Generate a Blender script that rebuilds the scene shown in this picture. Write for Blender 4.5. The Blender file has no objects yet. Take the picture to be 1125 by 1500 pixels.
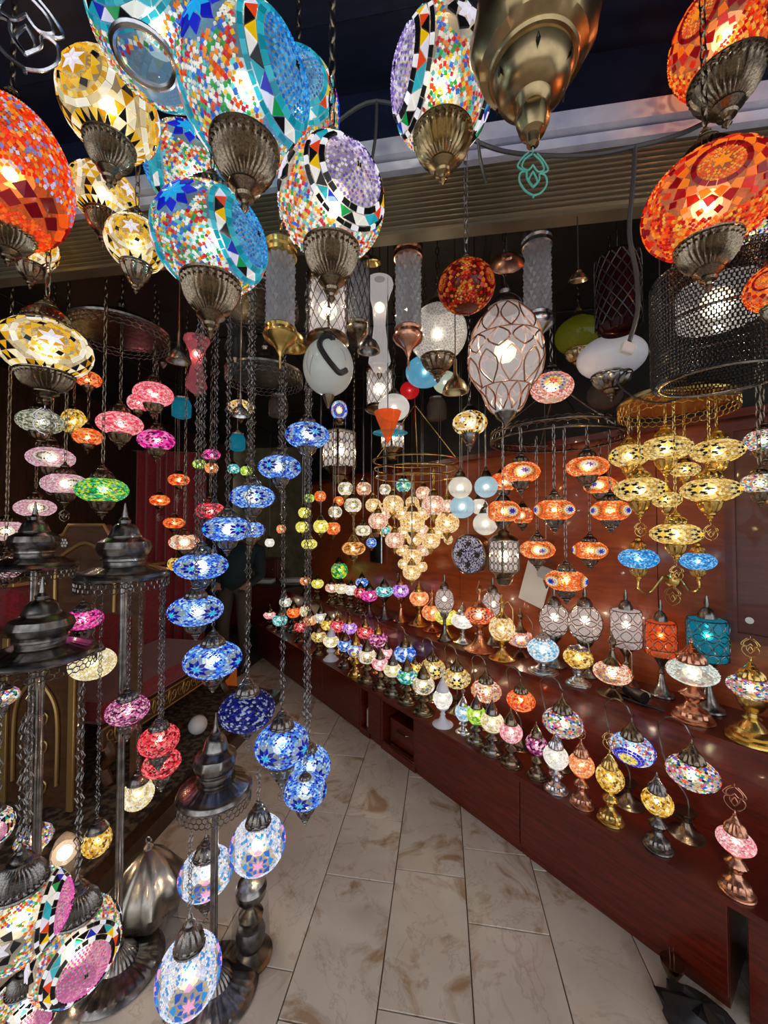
import bpy, bmesh, math, random
from mathutils import Vector, Matrix
random.seed(7)
PI = math.pi
# ---------------------------------------------------------------- camera
FPX, CAMH, YAW = 560.0, 1.55, math.radians(8.6)
PIT = math.atan(14 / FPX)
sc = bpy.context.scene
COL = sc.collection
cam = bpy.data.cameras.new('camera'); camo = bpy.data.objects.new('camera', cam); COL.objects.link(camo)
camo.location = (0, 0, CAMH); camo.rotation_euler = (PI / 2 + PIT, 0, YAW)
cam.sensor_fit = 'AUTO'; cam.sensor_width = 36; cam.lens = FPX / 1500 * 36; cam.clip_start = .02
sc.camera = camo
# ---------------------------------------------------------------- world: dim street light from the open side behind the viewer
w = bpy.data.worlds.new('street_light'); sc.world = w; w.use_nodes = True
w.node_tree.nodes['Background'].inputs[0].default_value = (.92, .95, 1, 1)
w.node_tree.nodes['Background'].inputs[1].default_value = 1.0
vs = sc.view_settings
vs.view_transform = 'Standard'; vs.look = 'None'; vs.gamma = 1; vs.use_curve_mapping = False; vs.exposure = 0.45
cy = sc.cycles
cy.use_denoising = True; cy.max_bounces = 6; cy.diffuse_bounces = 3; cy.glossy_bounces = 3; cy.transmission_bounces = 4
cy.transparent_max_bounces = 12; cy.sample_clamp_indirect = 3; cy.caustics_reflective = False; cy.caustics_refractive = False
cy.use_light_tree = True; cy.use_adaptive_sampling = True; cy.adaptive_threshold = .02

# ---------------------------------------------------------------- pixel helpers (1125 x 1500 frame): a pixel is a direction only
F0 = Vector((-math.sin(YAW), math.cos(YAW), 0)); RT = Vector((math.cos(YAW), math.sin(YAW), 0)); ZZ = Vector((0, 0, 1))
FW = F0 * math.cos(PIT) + ZZ * math.sin(PIT); UP = ZZ * math.cos(PIT) - F0 * math.sin(PIT)
C0 = Vector((0, 0, CAMH))
def ray(u, v): return FW + RT * ((u - 562.5) / FPX) - UP * ((v - 750) / FPX)
def P(u, v, depth): return C0 + ray(u, v) * depth
def PZ(u, v, z): d = ray(u, v); return C0 + d * ((z - CAMH) / d.z)
def PY(u, v, y): d = ray(u, v); return C0 + d * (y / d.y)
def PX(u, v, x): d = ray(u, v); return C0 + d * (x / d.x)
def stretch(u): return math.sqrt(1 + ((u - 562.5) / FPX) ** 2)
def depth_of(p): return (p - C0).dot(FW)
# counter frame: the long counter runs diagonally from the near right to the far left
CA = Vector((-.787, 2.960, 0)); CB = Vector((.503, 1.754, 0))
CD = (CA - CB).normalized()                 # along the counter, away from the viewer
CN = Vector((CD.y, -CD.x, 0))               # into the counter
if CN.x < 0: CN = -CN
LOWZ, SHZ, SHS, WALLS = .357, .73, .30, .64
def PC(u, v, s):                            # pixel on the vertical plane s metres behind the counter front
    d = ray(u, v); return C0 + d * (((CB + CN * s) - C0).dot(CN) / d.dot(CN))
def CT(t, s, z=0): return CB + CD * t + CN * s + ZZ * z
def tof(p): return (p - CB).dot(CD)
CANG = math.atan2(CD.y, CD.x)

# ---------------------------------------------------------------- materials
def srgb(h):
    h = h.lstrip('#'); c = [int(h[i:i + 2], 16) / 255 for i in (0, 2, 4)]
    return tuple(((x / 12.92) if x <= .04045 else ((x + .055) / 1.055) ** 2.4) for x in c)
MATS = {}
def newmat(name):
    m = bpy.data.materials.new(name); m.use_nodes = True; MATS[name] = m
    nt = m.node_tree
    return m, nt, nt.nodes['Principled BSDF'], nt.nodes['Material Output']
def setp(b, **k):
    for a, v in k.items():
        a = {'base': 'Base Color', 'rough': 'Roughness', 'metal': 'Metallic', 'emis': 'Emission Color', 'es': 'Emission Strength',
             'trans': 'Transmission Weight', 'ior': 'IOR', 'coat': 'Coat Weight', 'alpha': 'Alpha', 'sheen': 'Sheen Weight'}[a]
        if isinstance(v, tuple) and len(v) == 3: v = v + (1,)
        b.inputs[a].default_value = v
def noise_col(nt, b, c1, c2, scale, detail=4, stretch=(1, 1, 1), lo=.35, hi=.65, dist=0, bump=0):
    tc = nt.nodes.new('ShaderNodeTexCoord'); mp = nt.nodes.new('ShaderNodeMapping'); n = nt.nodes.new('ShaderNodeTexNoise')
    mp.inputs['Scale'].default_value = stretch
    nt.links.new(tc.outputs['Object'], mp.inputs[0]); nt.links.new(mp.outputs[0], n.inputs['Vector'])
    n.inputs['Scale'].default_value = scale; n.inputs['Detail'].default_value = detail; n.inputs['Distortion'].default_value = dist
    r = nt.nodes.new('ShaderNodeValToRGB'); r.color_ramp.elements[0].position = lo; r.color_ramp.elements[1].position = hi
    r.color_ramp.elements[0].color = tuple(c1) + (1,); r.color_ramp.elements[1].color = tuple(c2) + (1,)
    nt.links.new(n.outputs[0], r.inputs[0])
    if b is not None: nt.links.new(r.outputs[0], b.inputs['Base Color'])
    if bump:
        bp = nt.nodes.new('ShaderNodeBump'); bp.inputs['Strength'].default_value = bump; bp.inputs['Distance'].default_value = .002
        nt.links.new(n.outputs[0], bp.inputs['Height']); nt.links.new(bp.outputs[0], b.inputs['Normal'])
    return r, n
def metal(name, c, rough, var=.75, sc_=40):
    m, nt, b, o = newmat(name); setp(b, metal=1.0, rough=rough)
    noise_col(nt, b, tuple(x * var for x in c), c, sc_, 3, bump=.08); return m
metal('bronze', (.33, .26, .18), .26, .45); metal('dark_metal', (.32, .30, .28), .26, .45); metal('brass', (.78, .54, .17), .24)
metal('copper', (.72, .36, .23), .25); metal('silver', (.72, .72, .75), .22); metal('brown_brass', (.44, .33, .17), .27)
metal('black_metal', (.10, .095, .09), .3, .6); metal('hammered', (.46, .42, .36), .28)
def plain(name, c, rough=.5, **k):
    m, nt, b, o = newmat(name); setp(b, base=c, rough=rough, **k); return m
plain('black_plastic', (.012, .012, .014), .4); plain('cable_grey', (.06, .065, .07), .5); plain('white_plastic', (.75, .74, .72), .4)
plain('skin', srgb('#b98a6c'), .5); plain('jacket', srgb('#16262b'), .85); plain('trousers', srgb('#4a4034'), .85); plain('hair', (.02, .015, .012), .6)
plain('paper', (.72, .71, .68), .7); plain('ceramic', (.78, .80, .92), .18); plain('teal_paint', srgb('#5fb7a5'), .5)
plain('mirror', (.8, .8, .8), .04, metal=1.0); plain('enamel_black', (.02, .02, .02), .3); plain('grey_print', (.35, .36, .38), .6)
def wood(name, c1, c2, rough, stretch):
    m, nt, b, o = newmat(name); setp(b, rough=rough, coat=.25); noise_col(nt, b, c1, c2, 3, 6, stretch, .3, .7, .6, .12); return m
wood('counter_wood', srgb('#47130a'), srgb('#6c2212'), .3, (2, 2, 22)); wood('wall_wood', srgb('#7a3517'), srgb('#9c4a22'), .34, (2, 2, 14))
wood('panel_wood', srgb('#4c1d19'), srgb('#5f2a22'), .4, (2, 2, 14)); wood('dark_wood', srgb('#2c1910'), srgb('#493020'), .4, (14, 14, 2))
wood('inlay_wood', srgb('#3d2415'), srgb('#5d3c22'), .4, (3, 3, 10)); plain('inlay', srgb('#b08e55'), .35, metal=.6)
m, nt, b, o = newmat('red_fabric'); setp(b, rough=.9, sheen=.4); noise_col(nt, b, srgb('#6c0915'), srgb('#8f1220'), 60, 3)
m, nt, b, o = newmat('carpet'); setp(b, rough=1); noise_col(nt, b, srgb('#2c2018'), srgb('#6c5a46'), 28, 5, lo=.45, hi=.6)
m, nt, b, o = newmat('plaster'); setp(b, rough=.8); noise_col(nt, b, srgb('#5b5138'), srgb('#77694a'), 8, 4)
m, nt, b, o = newmat('black_ceiling'); setp(b, rough=.55); noise_col(nt, b, (.004, .0045, .005), (.010, .011, .012), 6, 4)
m, nt, b, o = newmat('navy'); setp(b, rough=.35); noise_col(nt, b, srgb('#0d1226'), srgb('#171e38'), 5, 4, (1, 6, 1))
m, nt, b, o = newmat('white_rail'); setp(b, rough=.3); noise_col(nt, b, srgb('#a9b3d2'), srgb('#cfd6ea'), 9, 4)
m, nt, b, o = newmat('shutter'); setp(b, rough=.45, metal=.3); noise_col(nt, b, srgb('#5c5342'), srgb('#786d56'), 3, 4, (1, 1, 20))
m, nt, b, o = newmat('grout'); setp(b, rough=.9, base=srgb('#5d5147'))
# marble: pale rose stone with ochre stains and thin grey veins
m, nt, b, o = newmat('marble'); setp(b, rough=.22)
oi = nt.nodes.new('ShaderNodeObjectInfo'); tc = nt.nodes.new('ShaderNodeTexCoord'); ad = nt.nodes.new('ShaderNodeVectorMath'); ad.operation = 'MULTIPLY_ADD'
nt.links.new(oi.outputs['Random'], ad.inputs[0]); ad.inputs[1].default_value = (37, 19, 11); nt.links.new(tc.outputs['Object'], ad.inputs[2])
def nz(scale, det, dist, lo, hi, c1, c2, rough=.55):
    n = nt.nodes.new('ShaderNodeTexNoise'); n.inputs['Scale'].default_value = scale; n.inputs['Detail'].default_value = det
    n.inputs['Distortion'].default_value = dist; n.inputs['Roughness'].default_value = rough; nt.links.new(ad.outputs[0], n.inputs['Vector'])
    r = nt.nodes.new('ShaderNodeValToRGB'); r.color_ramp.elements[0].position = lo; r.color_ramp.elements[1].position = hi
    r.color_ramp.elements[0].color = tuple(c1) + (1,); r.color_ramp.elements[1].color = tuple(c2) + (1,); nt.links.new(n.outputs[0], r.inputs[0]); return r
def mixc(fac, a, b_, mode='MIX'):
    x = nt.nodes.new('ShaderNodeMix'); x.data_type = 'RGBA'; x.blend_type = mode
    nt.links.new(fac, x.inputs[0]); nt.links.new(a, x.inputs[6])
    if isinstance(b_, tuple): x.inputs[7].default_value = b_ + (1,)
    else: nt.links.new(b_, x.inputs[7])
    return x.outputs[2]
base = nz(3, 5, .4, .3, .7, srgb('#cfc2b2'), srgb('#e6dccf'))
och = nz(5, 6, 1.2, .53, .68, (0, 0, 0), (.8,) * 3, .62); c_ = mixc(och.outputs[0], base.outputs[0], srgb('#a37a48'))
ve = nz(1.3, 7, 1.6, .492, .50, (0, 0, 0), (1,) * 3, .6); ve.color_ramp.elements.new(.508).color = (0, 0, 0, 1)
ve.color_ramp.elements[1].color = (.22, .22, .22, 1); c_ = mixc(ve.outputs[0], c_, srgb('#5b4a3c'))
sm_ = nz(2.2, 4, .8, .60, .76, (0, 0, 0), (.5,) * 3, .5); c_ = mixc(sm_.outputs[0], c_, srgb('#7d6f66'))
nt.links.new(c_, b.inputs['Base Color'])

# lit glass: every piece carries its own colour; part of the light of the bulb passes straight through
def glassy(name, es, transp, rough=.12, attr=True, diff=.32):
    m, nt, b, o = newmat(name)
    if attr: a = nt.nodes.new('ShaderNodeAttribute'); a.attribute_name = 'Col'; col = a.outputs['Color']
    else: a = nt.nodes.new('ShaderNodeObjectInfo'); col = a.outputs['Color']
    vm = nt.nodes.new('ShaderNodeVectorMath'); vm.operation = 'SCALE'; vm.inputs['Scale'].default_value = diff; nt.links.new(col, vm.inputs[0])
    nt.links.new(vm.outputs[0], b.inputs['Base Color']); nt.links.new(col, b.inputs['Emission Color'])
    setp(b, rough=rough, es=es)
    tr = nt.nodes.new('ShaderNodeBsdfTransparent'); nt.links.new(col, tr.inputs[0])
    mx = nt.nodes.new('ShaderNodeMixShader'); mx.inputs[0].default_value = transp
    nt.links.new(b.outputs[0], mx.inputs[1]); nt.links.new(tr.outputs[0], mx.inputs[2]); nt.links.new(mx.outputs[0], o.inputs['Surface'])
    m.cycles.emission_sampling = 'NONE'
    return m
glassy('mosaic_lit', .62, .30); glassy('mosaic_soft', .44, .28); glassy('mosaic_off', 0.03, .2, diff=1)
glassy('shell_lit', .15, .5, .2, False, .16); glassy('shell_soft', .12, .45, .2, False, .16); glassy('shell_off', .02, .4, .1, False); MATS['shell_lit'].cycles.emission_sampling = 'AUTO'
glassy('frosted_lit', .26, .22, .15, False); glassy('frosted_off', .10, .1, .2, False, .8)
def clearglass(name, c, t, rough=.05, es=0, base=None):
    m, nt, b, o = newmat(name); setp(b, base=base or tuple(x * .35 for x in c), rough=rough, emis=c, es=es)
    tr = nt.nodes.new('ShaderNodeBsdfTransparent'); tr.inputs[0].default_value = tuple(c) + (1,)
    mx = nt.nodes.new('ShaderNodeMixShader'); mx.inputs[0].default_value = t
    nt.links.new(b.outputs[0], mx.inputs[1]); nt.links.new(tr.outputs[0], mx.inputs[2]); nt.links.new(mx.outputs[0], o.inputs['Surface']); m.cycles.emission_sampling = 'NONE'; return m
clearglass('clear_glass', (.93, .94, .95), .86, .04, 0, (.06, .06, .065)); clearglass('smoke_glass', (.62, .52, .46), .7); clearglass('lit_glass', (.98, .92, .90), .70, .06, .42, (.2, .19, .19))
clearglass('green_glass', (.62, .64, .05), .55, .05, .03); clearglass('plum_glass', (.10, .012, .03), .5); clearglass('amber_red_glass', (.95, .20, .04), .62, .08, .4)
clearglass('teal_glass', (.02, .50, .68), .62, .08, .25); clearglass('cut_glass', (.86, .84, .86), .42, .06, .03, (.34, .33, .34)); clearglass('pink_glass', (.98, .32, .38), .55, .08, .12)
m, nt, b, o = newmat('bulb'); setp(b, base=(1, 1, 1), emis=(1, .86, .62), es=170); m.cycles.emission_sampling = 'AUTO'
m, nt, b, o = newmat('white_bulb'); setp(b, base=(1, 1, 1), emis=(1, .96, .9), es=60)

# ---------------------------------------------------------------- mesh helpers
class MB:
    def __init__(s): s.v = []; s.f = []; s.c = None
    def add(s, vs_, fs, col=None):
        o = len(s.v); s.v += [tuple(x) for x in vs_]; s.f += [tuple(i + o for i in f) for f in fs]
        if col is not None:
            if s.c is None: s.c = []
            s.c += [tuple(col) + (1,)] * len(vs_)
    def box(s, c, d, rot=None):
        x, y, z = [k / 2 for k in d]
        vs_ = [Vector((sx * x, sy * y, sz * z)) for sx in (-1, 1) for sy in (-1, 1) for sz in (-1, 1)]
        if rot is not None: vs_ = [rot @ p for p in vs_]
        c = Vector(c)
        s.add([p + c for p in vs_], [(0, 1, 3, 2), (4, 6, 7, 5), (0, 4, 5, 1), (2, 3, 7, 6), (0, 2, 6, 4), (1, 5, 7, 3)])
    def lathe(s, prof, n=24, flute=None, cap=True, cx=0, cy=0):
        # prof: (r, z[, flute amplitude]); flute count
        m_ = len(prof); vs_ = []
        for p in prof:
            r, z = p[0], p[1]; a = p[2] if len(p) > 2 else 0
            for k in range(n):
                t = 2 * PI * k / n; rr = r * (1 + a * (math.cos(flute * t) if flute else 0))
                vs_.append((cx + rr * math.cos(t), cy + rr * math.sin(t), z))
        fs = [(i * n + k, i * n + (k + 1) % n, (i + 1) * n + (k + 1) % n, (i + 1) * n + k) for i in range(m_ - 1) for k in range(n)]
        if cap: fs += [tuple(range(n - 1, -1, -1)), tuple((m_ - 1) * n + k for k in range(n))]
        s.add(vs_, fs)
    def tube(s, pts, r, n=6, closed=False):
        pts = [Vector(p) for p in pts]; L = len(pts); vs_ = []; fs = []; prev = None
        for i, p in enumerate(pts):
            a = pts[(i - 1) % L] if (closed or i) else p; b_ = pts[(i + 1) % L] if (closed or i < L - 1) else p
            t = (b_ - a).normalized() if (b_ - a).length > 1e-9 else ZZ
            if prev is None: q = t.cross(ZZ) if abs(t.z) < .9 else t.cross(Vector((1, 0, 0)))
            else: q = prev - t * prev.dot(t)
            q = q.normalized() if q.length > 1e-9 else t.orthogonal().normalized(); prev = q; e = t.cross(q)
            ri = r[i] if isinstance(r, (list, tuple)) else r
            vs_ += [p + (q * math.cos(2 * PI * k / n) + e * math.sin(2 * PI * k / n)) * ri for k in range(n)]
        for i in range(L if closed else L - 1):
            j = (i + 1) % L
            fs += [(i * n + k, i * n + (k + 1) % n, j * n + (k + 1) % n, j * n + k) for k in range(n)]
        if not closed: fs += [tuple(range(n - 1, -1, -1)), tuple((L - 1) * n + k for k in range(n))]
        s.add(vs_, fs)
    def mesh(s, name, mat, smooth=True):
        me = bpy.data.meshes.new(name); me.from_pydata(s.v, [], s.f)
        if s.c is not None:
            a = me.color_attributes.new('Col', 'FLOAT_COLOR', 'POINT'); a.data.foreach_set('color', [x for c in s.c for x in c])
        if mat: me.materials.append(MATS[mat])
        if smooth: me.polygons.foreach_set('use_smooth', [True] * len(me.polygons)); me.set_sharp_from_angle(angle=math.radians(32))
        me.update()
        return me
def obj(name, me, parent=None, loc=(0, 0, 0), scale=(1, 1, 1), rot=(0, 0, 0), kind=None, label=None):
    o = bpy.data.objects.new(name, me); COL.objects.link(o); o.location = loc; o.scale = scale; o.rotation_euler = rot
    if parent is not None: o.parent = parent
    if kind: o['kind'] = kind
    if label: o['label'] = label
    return o
def thing(name, label, cat, loc=(0, 0, 0), rz=0, group=None):
    o = bpy.data.objects.new(name, None); o.empty_display_size = .02; COL.objects.link(o); o.location = loc; o.rotation_euler = (0, 0, rz)
    o['label'] = label; o['category'] = cat
    if group: o['group'] = group
    return o
def tag(o, label, cat, group=None):
    o['label'] = label; o['category'] = cat
    if group: o['group'] = group
    return o
CACHE = {}
def cached(key, fn):
    if key not in CACHE: CACHE[key] = fn()
    return CACHE[key]
def boxmesh(name, d, mat, bev=0):
    def mk():
        bm = bmesh.new(); bmesh.ops.create_cube(bm, size=1)
        for v_ in bm.verts: v_.co = Vector((v_.co.x * d[0], v_.co.y * d[1], v_.co.z * d[2]))
        if bev: bmesh.ops.bevel(bm, geom=bm.edges[:], offset=bev, segments=1, affect='EDGES')
        me = bpy.data.meshes.new(name); bm.to_mesh(me); bm.free(); me.materials.append(MATS[mat]); return me
    return mk()
# crackled white glass
m, nt, b, o = newmat('crackle_glass'); setp(b, rough=.15, es=.16)
tc = nt.nodes.new('ShaderNodeTexCoord'); vo = nt.nodes.new('ShaderNodeTexVoronoi'); vo.feature = 'DISTANCE_TO_EDGE'; vo.inputs['Scale'].default_value = 22; nt.links.new(tc.outputs['Object'], vo.inputs['Vector'])
r = nt.nodes.new('ShaderNodeValToRGB'); r.color_ramp.elements[0].color = (1, .98, .95, 1); r.color_ramp.elements[1].color = (.36, .35, .34, 1); r.color_ramp.elements[1].position = .12; nt.links.new(vo.outputs[0], r.inputs[0])
nt.links.new(r.outputs[0], b.inputs['Base Color']); nt.links.new(r.outputs[0], b.inputs['Emission Color'])
tr = nt.nodes.new('ShaderNodeBsdfTransparent'); mx = nt.nodes.new('ShaderNodeMixShader'); mx.inputs[0].default_value = .35; nt.links.new(b.outputs[0], mx.inputs[1]); nt.links.new(tr.outputs[0], mx.inputs[2]); nt.links.new(mx.outputs[0], o.inputs['Surface'])
m.cycles.emission_sampling = 'NONE'

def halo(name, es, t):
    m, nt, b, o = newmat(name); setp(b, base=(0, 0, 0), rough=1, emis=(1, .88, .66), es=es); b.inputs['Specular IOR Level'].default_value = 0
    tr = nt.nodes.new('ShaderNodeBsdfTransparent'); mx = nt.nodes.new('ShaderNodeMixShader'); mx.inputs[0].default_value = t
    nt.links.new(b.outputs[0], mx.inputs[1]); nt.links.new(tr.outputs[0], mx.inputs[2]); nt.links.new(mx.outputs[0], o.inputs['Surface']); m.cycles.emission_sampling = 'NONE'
halo('glow_inner', 14, .86); halo('glow_outer', 5, .90)  # added emissive shells, soft bulb glow put into see-through spheres
# ================================================================ STRUCTURE
def struct(name, me, parent=None, **k):
    o = obj(name, me, parent, **k)
    if parent is None: o['kind'] = 'structure'
    return o
FY = 1.2                                                   # shop front plane (room y)
BACKY, LEFTX, CEIL = 5.7, -3.3, 2.72
# floor: mortar bed + marble slabs in strips of running bond
mb = MB(); mb.box((-.3, 1.2, -.03), (9, 9.4, .05)); floor = struct('floor', mb.mesh('floor', 'grout', False))
W, LN = .302, .62
rnd = random.Random(3)
x = -3.3; x0 = PZ(550, 1500, 0).x
first = x0 - W * 10
for i in range(20):
    xs = first + i * W
    if xs > 2.6: break
    y = -2.6 + rnd.uniform(0, LN) + (.3 if i % 2 else 0)
    ln_prev = 0
    while y < BACKY:
        ln = LN * rnd.choice((.8, 1, 1, 1.15, .55)); cx, cyy = xs + W / 2, y + ln / 2
        s_ = (Vector((cx, cyy, 0)) - CB).dot(CN)
        if s_ < .55 and cx > LEFTX and (cx > -2.0):
            me = cached(('slab', round(ln, 3)), lambda: boxmesh('slab', (W - .004, ln - .004, .02), 'marble', .0015))
            obj('marble_slab', me, floor, (cx, cyy, -.0075 + rnd.uniform(-.0006, .0006)))
        y += ln
# ceiling inside, awning outside
mb = MB(); mb.box((-.4, (FY + BACKY) / 2 + .08, CEIL + .03), (6.4, BACKY - FY, .06)); ceil = struct('ceiling', mb.mesh('ceiling', 'black_ceiling', False))
for i in range(5):
    for j in range(5):
        obj('ceiling_panel', cached('cpan', lambda: boxmesh('ceiling_panel', (1.17, .78, .012), 'black_ceiling', .003)), ceil, (-2.8 + i * 1.2, FY + .6 + j * .8, CEIL - .006))
AWZ = 2.98
mb = MB(); mb.box((-.2, -.15, AWZ + .03), (6.4, 2.75, .05)); aw = struct('ceiling_awning', mb.mesh('awning', 'navy', False))
for k, yy in enumerate((-1.2, -.45, .3, .85)):
    obj('awning_panel', cached(('awp', k), lambda: boxmesh('awning_panel', (6.3, .70 if k < 3 else .34, .02), 'navy', .004)), aw, (-.2, yy, AWZ - .006 + (0 if k % 2 else -.012)))
# shop front: fascia, two white rails, roller shutter slats
mb = MB(); mb.box((-.2, FY + .05, 2.90), (6.4, .06, .22)); fascia = struct('wall_front', mb.mesh('fascia', 'navy', False))
mb = MB(); mb.box((-.2, FY + .06, 2.79), (6.4, .04, .06)); obj('fascia_gap', mb.mesh('gap', 'black_ceiling', False), fascia)
mb = MB(); mb.box((-.2, FY + .03, 2.765), (6.2, .07, .055)); r1 = struct('trim_1', mb.mesh('rail', 'white_rail', False))
mb = MB(); mb.box((-.2, FY + .05, 2.715), (6.2, .07, .03)); r2 = struct('trim_2', mb.mesh('rail2', 'white_rail', False))
shut = thing('roller_shutter', 'rolled up beige metal roller shutter above the shop entrance', 'shutter', (-.7, FY + .05, 2.52))
def slat():
    mb = MB(); n = 5; L = 5.1; vs_ = []
    for k in range(n + 1):
        t = PI * k / n; vs_ += [(-L / 2, -.015 * math.sin(t), .0165 * k / n), (L / 2, -.015 * math.sin(t), .0165 * k / n)]
    mb.add(vs_, [(2 * k, 2 * k + 1, 2 * k + 3, 2 * k + 2) for k in range(n)] + [(0, 2 * n, 2 * n + 1, 1)]); return mb.mesh('slat', 'shutter')
for k in range(11): obj('slat', cached('slat', slat), shut, (0, 0, .0175 * k))
mb = MB(); mb.box((0, .02, -.004), (5.1, .05, .012)); obj('bottom_bar', mb.mesh('bottom_bar', 'shutter', False), shut)
# walls
mb = MB(); mb.box((LEFTX, 2.0, 1.4), (.08, 7.2, 2.9)); struct('wall_left', mb.mesh('wl', 'dark_wood', False))
mb = MB(); mb.box((-1.5, BACKY + .04, 1.4), (5.0, .08, 2.9)); struct('wall_back', mb.mesh('wb', 'plaster', False))
WANG = CANG
Rw = Matrix.Rotation(CANG, 3, 'Z')
def cbox(mb, t0, t1, s0, s1, z0, z1):
    mb.box(CT((t0 + t1) / 2, (s0 + s1) / 2, (z0 + z1) / 2), (t1 - t0, s1 - s0, z1 - z0), Rw)
WT = 2.0
mb = MB(); cbox(mb, -2.2, 3.66, WALLS + .02, WALLS + .10, 0, CEIL); wr = struct('wall_right', mb.mesh('wr', 'black_ceiling', False))
tt = -1.45
for k in range(8):                                          # big wood sheets
    t1 = tt + .638
    mb = MB(); cbox(mb, tt + .002, t1 - .002, WALLS, WALLS + .02, SHZ - .1, WT); obj('wood_panel', mb.mesh('wood_panel', 'wall_wood', False), wr); tt = t1
mb = MB(); cbox(mb, -1.45, 3.66, WALLS - .06, WALLS + .02, WT, WT + .035); struct('trim_3', mb.mesh('ledge', 'counter_wood', False))
# near right: framed dark panel door on the wall
pa = PC(1066, 935, WALLS - .05); pt = tof(pa); zt = pa.z
pan = struct('door_1', (lambda mb: (cbox(mb, pt - 1.0, pt, WALLS - .05, WALLS - .005, zt, WT - .02), mb.mesh('door', 'panel_wood', False))[1])(MB()))
for (a0, a1, b0, b1) in ((pt - 1.0, pt, zt, zt + .035), (pt - .035, pt, zt + .035, WT - .06), (pt - 1.0, pt, WT - .06, WT - .02), (pt - 1, pt - .965, zt + .035, WT - .06)):
    mb = MB(); cbox(mb, a0, a1, WALLS - .066, WALLS - .05, b0, b1); obj('door_frame', mb.mesh('door_frame', 'panel_wood', False), pan)
mb = MB(); mb.lathe([(.0, 0), (.014, .0), (.012, .004), (0, .005)], 16); kp = PC(1098, 909, WALLS - .058)
obj('round_sticker', mb.mesh('knob', 'white_plastic'), pan, kp, rot=(PI / 2, 0, CANG), label='small white round cap')
# ------------------------------------------------ counter: cabinets, worktop, riser, upper shelf
def tp(u, v): return tof(PC(u, v, 0))
ends = [tp(1125, 1400) - .5, tp(1093, 1330), tp(1066, 1330), tp(761, 1180), tp(607, 1080), tp(557, 1050), tp(540, 1040), tp(526, 1030), tp(472, 990), tp(430, 960), 3.62]
def cabinet(k, kind, label):
    t0, t1 = ends[k], ends[k + 1]; g = thing('counter_cabinet', label, 'cabinet', CT((t0 + t1) / 2, .15), CANG)
    L = t1 - t0; Hc = LOWZ - .022
    def part(nm, b3, mat='counter_wood', bev=.002):
        (x0, x1, y0, y1, z0, z1) = b3; return obj(nm, boxmesh(nm, (x1 - x0, y1 - y0, z1 - z0), mat, bev), g, ((x0 + x1) / 2, (y0 + y1) / 2, (z0 + z1) / 2))
    # local: x along counter, y towards the aisle (+) because the frame is turned
    sg = 1 if (Rw @ Vector((0, 1, 0))).dot(CN) > 0 else -1
    def Y(a, b_): return (min(sg * a, sg * b_), max(sg * a, sg * b_))
    if kind == 'closed':
        ya, yb = Y(-.13, .145); part('body', (-L / 2 + .001, L / 2 - .001, ya, yb, .03, Hc))
        ya, yb = Y(-.15, -.13); part('door', (-L / 2 + .002, L / 2 - .002, ya, yb, .045, Hc - .002))
        ya, yb = Y(-.135, .14); part('plinth', (-L / 2 + .001, L / 2 - .001, ya, yb, .0, .045))
    else:
        ya, yb = Y(-.145, .145); part('side_panel', (-L / 2, -L / 2 + .015, ya, yb, 0, Hc)); part('side_panel', (L / 2 - .015, L / 2, ya, yb, 0, Hc)); part('bottom_board', (-L / 2 + .015, L / 2 - .015, ya, yb, .0, .05))
        ya, yb = Y(.13, .145); part('back_board', (-L / 2 + .015, L / 2 - .015, ya, yb, .05, Hc))
        if kind == 'drawer':
            ya, yb = Y(-.10, .08); dr = part('drawer', (-L / 2 + .02, L / 2 - .05, ya, yb, .06, Hc - .12))
            mb = MB(); mb.tube([(-.05, 0, 0), (-.04, -sg * .02, 0), (.04, -sg * .02, 0), (.05, 0, 0)], .004); hnd = obj('handle', mb.mesh('handle', 'bronze'), dr, (0, -sg * .09, .03))
            ya, yb = Y(-.14, -.11); part('sliding_rail', (-L / 2 + .02, L / 2 - .02, ya, yb, .05, .056), 'silver')
    return g
cabinet(0, 'closed', 'dark red wooden counter cabinet end nearest the viewer beyond the gap'); cabinet(2, 'closed', 'long plain red wood counter cabinet below the pink table lamp')
cabinet(3, 'closed', 'plain red wood counter cabinet below the green table lamp'); cabinet(4, 'drawer', 'open counter cabinet with a drawer and silver rail inside')
cabinet(5, 'closed', 'narrow red wood counter post between the two open compartments'); cabinet(6, 'open', 'narrow open counter compartment with a white striped object inside')
cabinet(7, 'closed', 'short red wood counter cabinet left of the narrow open compartment'); cabinet(8, 'closed', 'red wood counter cabinet behind the hanging blue lamps'); cabinet(9, 'closed', 'farthest red wood counter cabinet beside the back desk')
mb = MB(); mb.tube([(0, 0, 0), (.0, .0, .12)], .035, 10); b_ = obj('rolled_bag', mb.mesh('rolled_bag', 'paper'), None, CT((ends[6] + ends[7]) / 2, .07, .052)); tag(b_, 'white striped rolled bag standing in the narrow counter compartment', 'bag')
mb = MB(); cbox(mb, ends[0], ends[-1], -.004, SHS + .0, LOWZ - .022, LOWZ); ct = obj('worktop', mb.mesh('worktop', 'counter_wood', False)); tag(ct, 'long low red wood worktop carrying the front row of table lamps', 'worktop')
mb = MB(); cbox(mb, ends[0], ends[-1], SHS + .002, SHS + .02, LOWZ - .02, SHZ - .025); struct('wall_riser', mb.mesh('riser', 'counter_wood', False))
mb = MB(); cbox(mb, ends[0], ends[-1], SHS - .02, WALLS, SHZ - .025, SHZ); sh = obj('upper_shelf', mb.mesh('upper_shelf', 'counter_wood', False)); tag(sh, 'raised red wood shelf carrying the upper row of lamps', 'shelf')
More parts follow.
